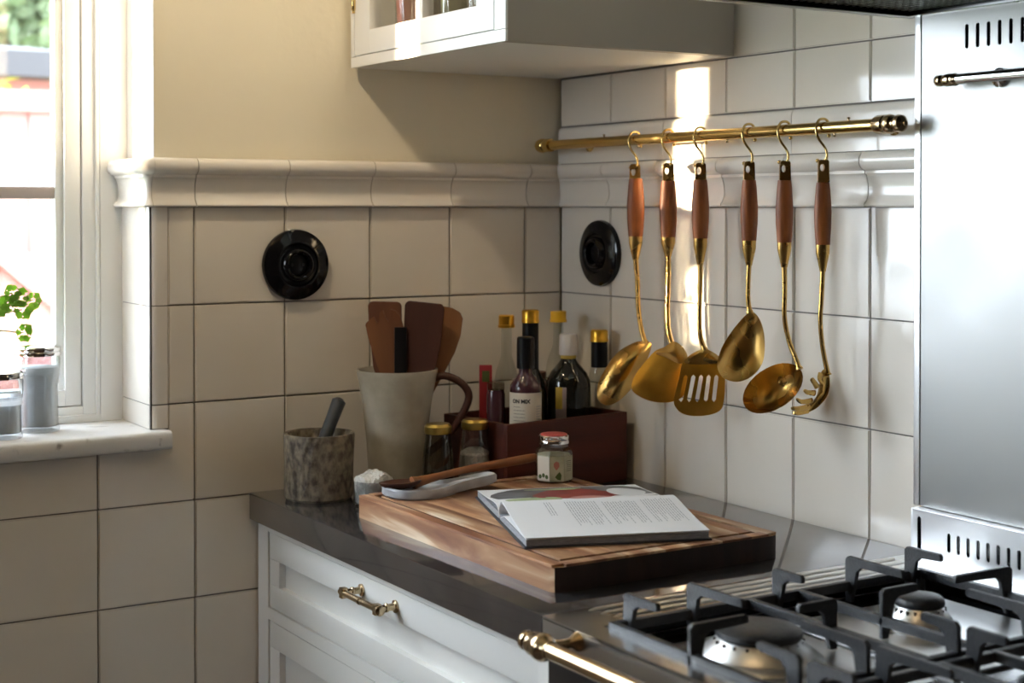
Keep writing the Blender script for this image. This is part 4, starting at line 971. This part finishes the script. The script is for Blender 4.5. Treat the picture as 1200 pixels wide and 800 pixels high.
# ================================================================== COOKER
ck = thing('cooker', 'steel range cooker with gas burners and a brass front rail', 'cooker', (-.30, -1.33, 0))
bxo('body', 'steel', ck, -.575, -.012, -1.84, -.858, .05, .857)
bxo('front_panel', 'steel', ck, -.5945, -.570, -1.84, -.8575, .858, .8990, .0014)
bxo('oven_door', 'enamel', ck, -.590, -.572, -1.82, -.862, .20, .8565, .002)
WY0, WY1, WXA, WXB = -1.80, -.928, -.572, -.070      # hob well
b = NB(); holes(b, [(-.5945, -1.84), (-.0055, -1.84), (-.0055, -.8575), (-.5945, -.8575)], [[(WXA+.01, WY0), (WXB, WY0), (WXB, WY1), (WXA+.01, WY1)]], .8965, .9000, 'z'); obj('hob_top', b, 'steel', ck, True, ang=20)
for k, y in enumerate((-.8680, -.8860, -.9040)):
    b = NB(); x0 = -.540+.004*k; L_ = [b.verts.new((x0, y, .9002)), b.verts.new((-.060, y, .9002))]; R_ = []
    for x, sc in ((x0+.004, .5), (x0+.012, 1), (-.066, 1), (-.062, .5)):
        R_.append([b.verts.new((x, y+.0062*sc*math.cos(a), .8995+.0028*sc*math.sin(a))) for a in [PI*q/6 for q in range(7)]])
    for A, B in zip(R_, R_[1:]):
        for q in range(6): b.faces.new((A[q], A[q+1], B[q+1], B[q]))
    for q in range(6): b.faces.new((L_[0], R_[0][q+1], R_[0][q])); b.faces.new((L_[1], R_[-1][q], R_[-1][q+1]))
    obj('ridge', b, 'ridge_steel', ck, True, ang=60)
bxo('hob_well', 'enamel', ck, WXA+.012, WXB-.002, WY0+.002, WY1-.002, .868, .8760)
for y0, y1 in ((-1.205, -.965), (-1.485, -1.245), (-1.765, -1.525)):
    for x0, x1 in ((-.545, -.350), (-.325, -.10)):
        bxo('spill_tray', 'bright_steel', ck, x0, x1, y0, y1, .8762, .8800, .001)
def burner(x, y, r):
    t = bpy.data.objects.new('burner', None); COL.objects.link(t); t.parent = ck; t.location = Vector((x, y, .880))-ck.location
    b = NB(); lathe(b, [(0, 0), (r*1.55, 0), (r*1.60, .003), (r*1.50, .0075), (r*1.42, .0085), (r*1.40, .011), (r*1.10, .0215), (r*.98, .026), (0, .026)], seg=36); obj('burner_base', b, 'bright_steel', t)
    b = NB(); lathe(b, [(0, .0262), (r*1.02, .0262), (r*1.06, .029), (r*1.04, .0330), (r*.92, .0362), (r*.5, .0385), (0, .039)], seg=36); obj('burner_cap', b, 'iron', t)
    b = NB()
    for i in range(20):
        a = 2*PI*i/20; lathe(b, [(0, .014), (.0018, .014), (.0018, .024), (0, .024)], (r*1.09*math.cos(a), r*1.02*math.sin(a), 0), 6)
    obj('flame_ports', b, 'dark_metal', t)
    b = NB(); lathe(b, [(0, .0), (.0035, 0), (.0035, .022), (.002, .025), (0, .025)], (-r*1.72, r*.3, 0), 10); obj('igniter', b, 'white_cap', t)
for yc in (-1.062, -1.350, -1.640):
    burner(-.458, yc, .043); burner(-.222, yc, .0265)

# --- pan supports
BT, BB = .9070, .8960   # bar top and bottom
FT = .9365              # finger top
def finger(t, p, d, length, name='finger', base=.018):
    """plate finger standing at p (outer foot), pointing along d"""
    prof = [(0, BB-.014), (0, FT-.004), (.004, FT), (length-.002, FT), (length, FT-.003), (length, FT-.0085), (base+.008, FT-.0105), (base+.001, FT-.016), (base-.003, BB+.004), (base*.55, BB-.014)]
    b = NB(); d = Vector((d[0], d[1], 0)); n = Vector((-d.y, d.x, 0))*.0029
    A = []
    for s in (-1, 1): A.append([b.verts.new(Vector((p[0], p[1], 0))+d*u+n*s+Vector((0, 0, z_))) for u, z_ in prof])
    b.faces.new(A[0][::-1]); b.faces.new(A[1]); m = len(prof)
    for i in range(m): j = (i+1) % m; b.faces.new((A[0][i], A[0][j], A[1][j], A[1][i]))
    obj(name, b, 'iron', t, True, bev=.0007)
def grate(y1, y0, label):
    t = thing('pan_support', label, 'pan support', (-.33, (y0+y1)/2, .876), 0, 'pan supports on the hob')
    for x0, x1 in ((-.562, -.553), (-.372, -.363), (-.297, -.288), (-.097, -.088)): bxo('bar', 'iron', t, x0, x1, y0, y1, BB, BT, .0015)
    for ya in (y0, y1-.009): 
        bxo('bar', 'iron', t, -.5525, -.3725, ya, ya+.009, BB, BT, .0015); bxo('bar', 'iron', t, -.3625, -.2975, ya, ya+.009, BB, BT, .0015); bxo('bar', 'iron', t, -.2875, -.0975, ya, ya+.009, BB, BT, .0015)
    for x in (-.556, -.094):
        for ya in (y0+.006, y1-.006):
            b = NB(); lathe(b, [(0, .8762), (.006, .8762), (.005, .905), (0, .905)], (x, ya, 0), 12); obj('foot', b, 'iron', t, True)
    yc = (y0+y1)/2
    for x, ln in ((-.540, .060), (-.453, .094), (-.328, .050), (-.213, .092), (-.114, .058)):
        finger(t, (x, y1), (0, -1), ln); finger(t, (x, y0), (0, 1), ln)
    finger(t, (-.562, yc), (1, 0), .075); finger(t, (-.363, yc), (-1, 0), .055)
    finger(t, (-.297, yc), (1, 0), .055); finger(t, (-.088, yc), (-1, 0), .095)
grate(-.938, -1.215, 'cast iron pan support nearest the chopping board')
grate(-1.225, -1.502, 'cast iron pan support at the right edge of the photo')
grate(-1.512, -1.790, 'cast iron pan support farthest from the chopping board')
# --- rear upstand with slots
b = NB(); slots = [slot(-.9396-i*.01555, .9190, .9432, .0027) for i in range(46)]+[slot(-.8905, .9100, .9560, .0032)]
holes(b, [(-.8790, .9003), (-1.84, .9003), (-1.84, .9635), (-.8790, .9635)], slots, -.0400, -.0385, 'x'); up = obj('upstand', b, 'bright_steel', ck, True, ang=20)
bxo('upstand_core', 'enamel', ck, -.0300, -.0060, -1.83, -.8850, .9003, .9600)
b = NB(); box(b, -.0400, -.0050, -1.84, -.8790, .9625, .9650, .0006); box(b, -.0400, -.0050, -.8790, -.8760, .9003, .9650, .0006); obj('upstand_cap', b, 'bright_steel', ck, True)
# --- brass front rail
b = NB(); by = -.893
lathe(b, [(0, by), (.0090, by), (.0110, by-.003), (.0110, by-.009), (.0088, by-.011), (.0118, by-.014), (.0130, by-.019), (.0125, by-.027), (.0145, by-.030), (.0150, by-.038), (.0130, by-.043), (.0104, by-.046), (.0100, by-.052), (0, by-.052)], (-.6400, 0, .8890), 24, 'y'); obj('rail_end', b, 'aged_brass', ck, True)
b = NB(); lathe(b, [(0, -.944), (.0092, -.944), (.0092, -1.80), (0, -1.80)], (-.6400, 0, .8890), 24, 'y'); obj('front_rail', b, 'aged_brass', ck, True)
for y in (-.928, -1.77):
    b = NB(); lathe(b, [(0, -.5945), (.0110, -.5945), (.0100, -.598), (.0055, -.604), (.0050, -.615), (.0070, -.628), (.0070, -.640), (0, -.640)], (0, y, .8880), 18, 'x'); obj('rail_bracket', b, 'aged_brass', ck, True)

# ================================================================== JARS AND HERB ON THE SILL
def silljar(label, x, y, r, h, fill, col):
    t = thing('storage_jar', label, 'jar', (x, y, 1.0113))
    pr = [(0, 0), (r*.93, 0), (r*.95, .004), (r*.88, .012), (r*.88, h*.52), (r, h*.62), (r, h*.84), (r*.92, h*.88), (r*.90, h*.88), (r*.97, h*.83), (r*.97, h*.62), (r*.85, h*.52), (r*.85, .008), (0, .006)]
    b = NB(); lathe(b, pr, seg=36); 
    for v in b.verts:
        if v.co.z < h*.5 and v.co.xy.length > r*.5:
            a = math.atan2(v.co.y, v.co.x); f = 1+.015*math.cos(18*a); v.co.x *= f; v.co.y *= f
    obj('glass_body', b, 'jar_glass', t)
    b = NB(); lathe(b, [(0, .009), (r*.83, .009), (r*.83, h*.5), (r*.94, h*.62), (r*.94, fill), (0, fill)]); o = obj('contents', b, col, t); o['kind'] = 'stuff'
    b = NB(); lathe(b, [(0, h*.875), (r*1.06, h*.875), (r*1.08, h*.885), (r*1.08, h*.915), (r*1.03, h*.925), (r*1.06, h*.935), (r*1.06, h*.965), (r*.98, h*.985), (r*.5, h), (0, h)], seg=32); obj('lid', b, 'chrome', t)
mat('sugar', (.88, .90, .92), .8)
M['sugar'].node_tree.nodes['Principled BSDF'].inputs['Subsurface Weight'].default_value = 1
M['sugar'].node_tree.nodes['Principled BSDF'].inputs['Subsurface Scale'].default_value = .03; M['sugar'].node_tree.nodes['Principled BSDF'].inputs['Subsurface Radius'].default_value = (1, 1, 1)
silljar('tall glass jar with a metal lid and pale contents on the window sill', -.9010, .084, .0325, .1320, .098, 'sugar')
silljar('shorter glass jar with a metal lid at the left edge of the window sill', -.9660, .036, .0300, .1010, .050, 'sugar')
pt = thing('potted_parsley', 'potted green herb on the window sill, leaves reaching in at the left edge', 'plant', (-1.035, .080, 1.0113))
b = NB(); lathe(b, [(0, 0), (.035, 0), (.046, .080), (.049, .080), (.049, .092), (.044, .092), (.040, .075), (0, .075)]); obj('pot', b, 'terracotta', pt)
b = NB(); lathe(b, [(0, .076), (.0415, .078), (0, .082)]); obj('soil', b, 'soil', pt)
def sprig(tip, nl=5, sz=.018):
    tip = Vector(tip)-pt.location; st = Vector((random.uniform(-.012, .012), random.uniform(-.012, .012), .08))
    mid = (st+tip)/2+Vector((-.010, 0, .035)); b = NB(); tube(b, smoothpts([st, mid, tip], 5), .0011, 6); s = obj('stem', b, 'stem', pt)
    for i in range(nl):
        a = 2*PI*i/nl+random.uniform(-.3, .3); d = Vector((math.cos(a)*.75, -.25, math.sin(a)*.75)); q = tip+d*.004
        b = NB(); n = Vector((.25*random.uniform(-1, 1), -1, .3)).normalized(); sd2 = d.cross(n).normalized(); z_ = sz*random.uniform(.8, 1.15)
        pts = [(0, 0), (.25, .28), (.45, .22), (.62, .46), (.78, .24), (1, .0), (.78, -.24), (.62, -.46), (.45, -.22), (.25, -.28)]
        c = b.verts.new(q+d*z_*.5-n*.0-Vector((0, 0, 0)) + n*.0012); vs = [b.verts.new(q+d*z_*u+sd2*z_*v) for u, v in pts]
        for j in range(len(vs)): b.faces.new((c, vs[j], vs[(j+1) % len(vs)]))
        bmesh.ops.solidify(b, geom=b.faces, thickness=.0004)
        obj('leaf', b, 'leaf', s)
for tp in ((-.924, .100, 1.214), (-.9215, .100, 1.196), (-.905, .100, 1.210), (-.936, .10, 1.222), (-.945, .105, 1.205), (-.918, .105, 1.160), (-.96, .09, 1.20), (-.98, .06, 1.24), (-1.02, .05, 1.25), (-1.06, .08, 1.24), (-1.08, .1, 1.2), (-1.0, .1, 1.27)): sprig(tp, 6, .017)

# unseen spotlight added to brighten the painted wall left of the wall cabinet
SPX, SPT = Vector((-1.06, -.46, 2.30)), Vector((-.56, .0, 1.70)); SD = (SPT-SPX).normalized()
pl = thing('added_spotlight', 'added unseen spotlight brightening the painted wall, above the top of the photo', 'spotlight', (-1.06, -.46, 2.30))
b = NB(); lathe(b, [(0, .20), (.045, .20), (.045, .185), (.006, .180), (.006, .06), (0, .06)], seg=24); obj('ceiling_rose', b, 'window_paint', pl)
b = NB(); lathe(b, [(0, -.075), (.020, -.070), (.032, -.055), (.036, .020), (.033, .020), (.029, -.050), (0, -.060)], seg=28)
bmesh.ops.rotate(b, verts=b.verts, matrix=SD.to_track_quat('Z', 'Y').to_matrix()); obj('lamp_head', b, 'window_paint', pl)
sl_ = bpy.data.lights.new('added_spot', 'SPOT'); so = bpy.data.objects.new('added_spot', sl_); COL.objects.link(so)
so.location = SPX+SD*.03; so.rotation_euler = SD.to_track_quat('-Z', 'Y').to_euler(); sl_.energy = 22; sl_.spot_size = math.radians(66); sl_.spot_blend = 1.0; sl_.shadow_soft_size = .03; sl_.color = (1.0, .80, .55)
# lamp fitting for the warm room light
cl = thing('ceiling_lamp', 'round flat ceiling lamp in the middle of the kitchen ceiling', 'lamp', (-1.3, -1.5, 2.45))
b = NB(); lathe(b, [(0, .048), (.28, .048), (.28, .0), (.26, -.0), (.26, .03), (0, .03)], seg=40); obj('shade', b, 'lamp_shade', cl)
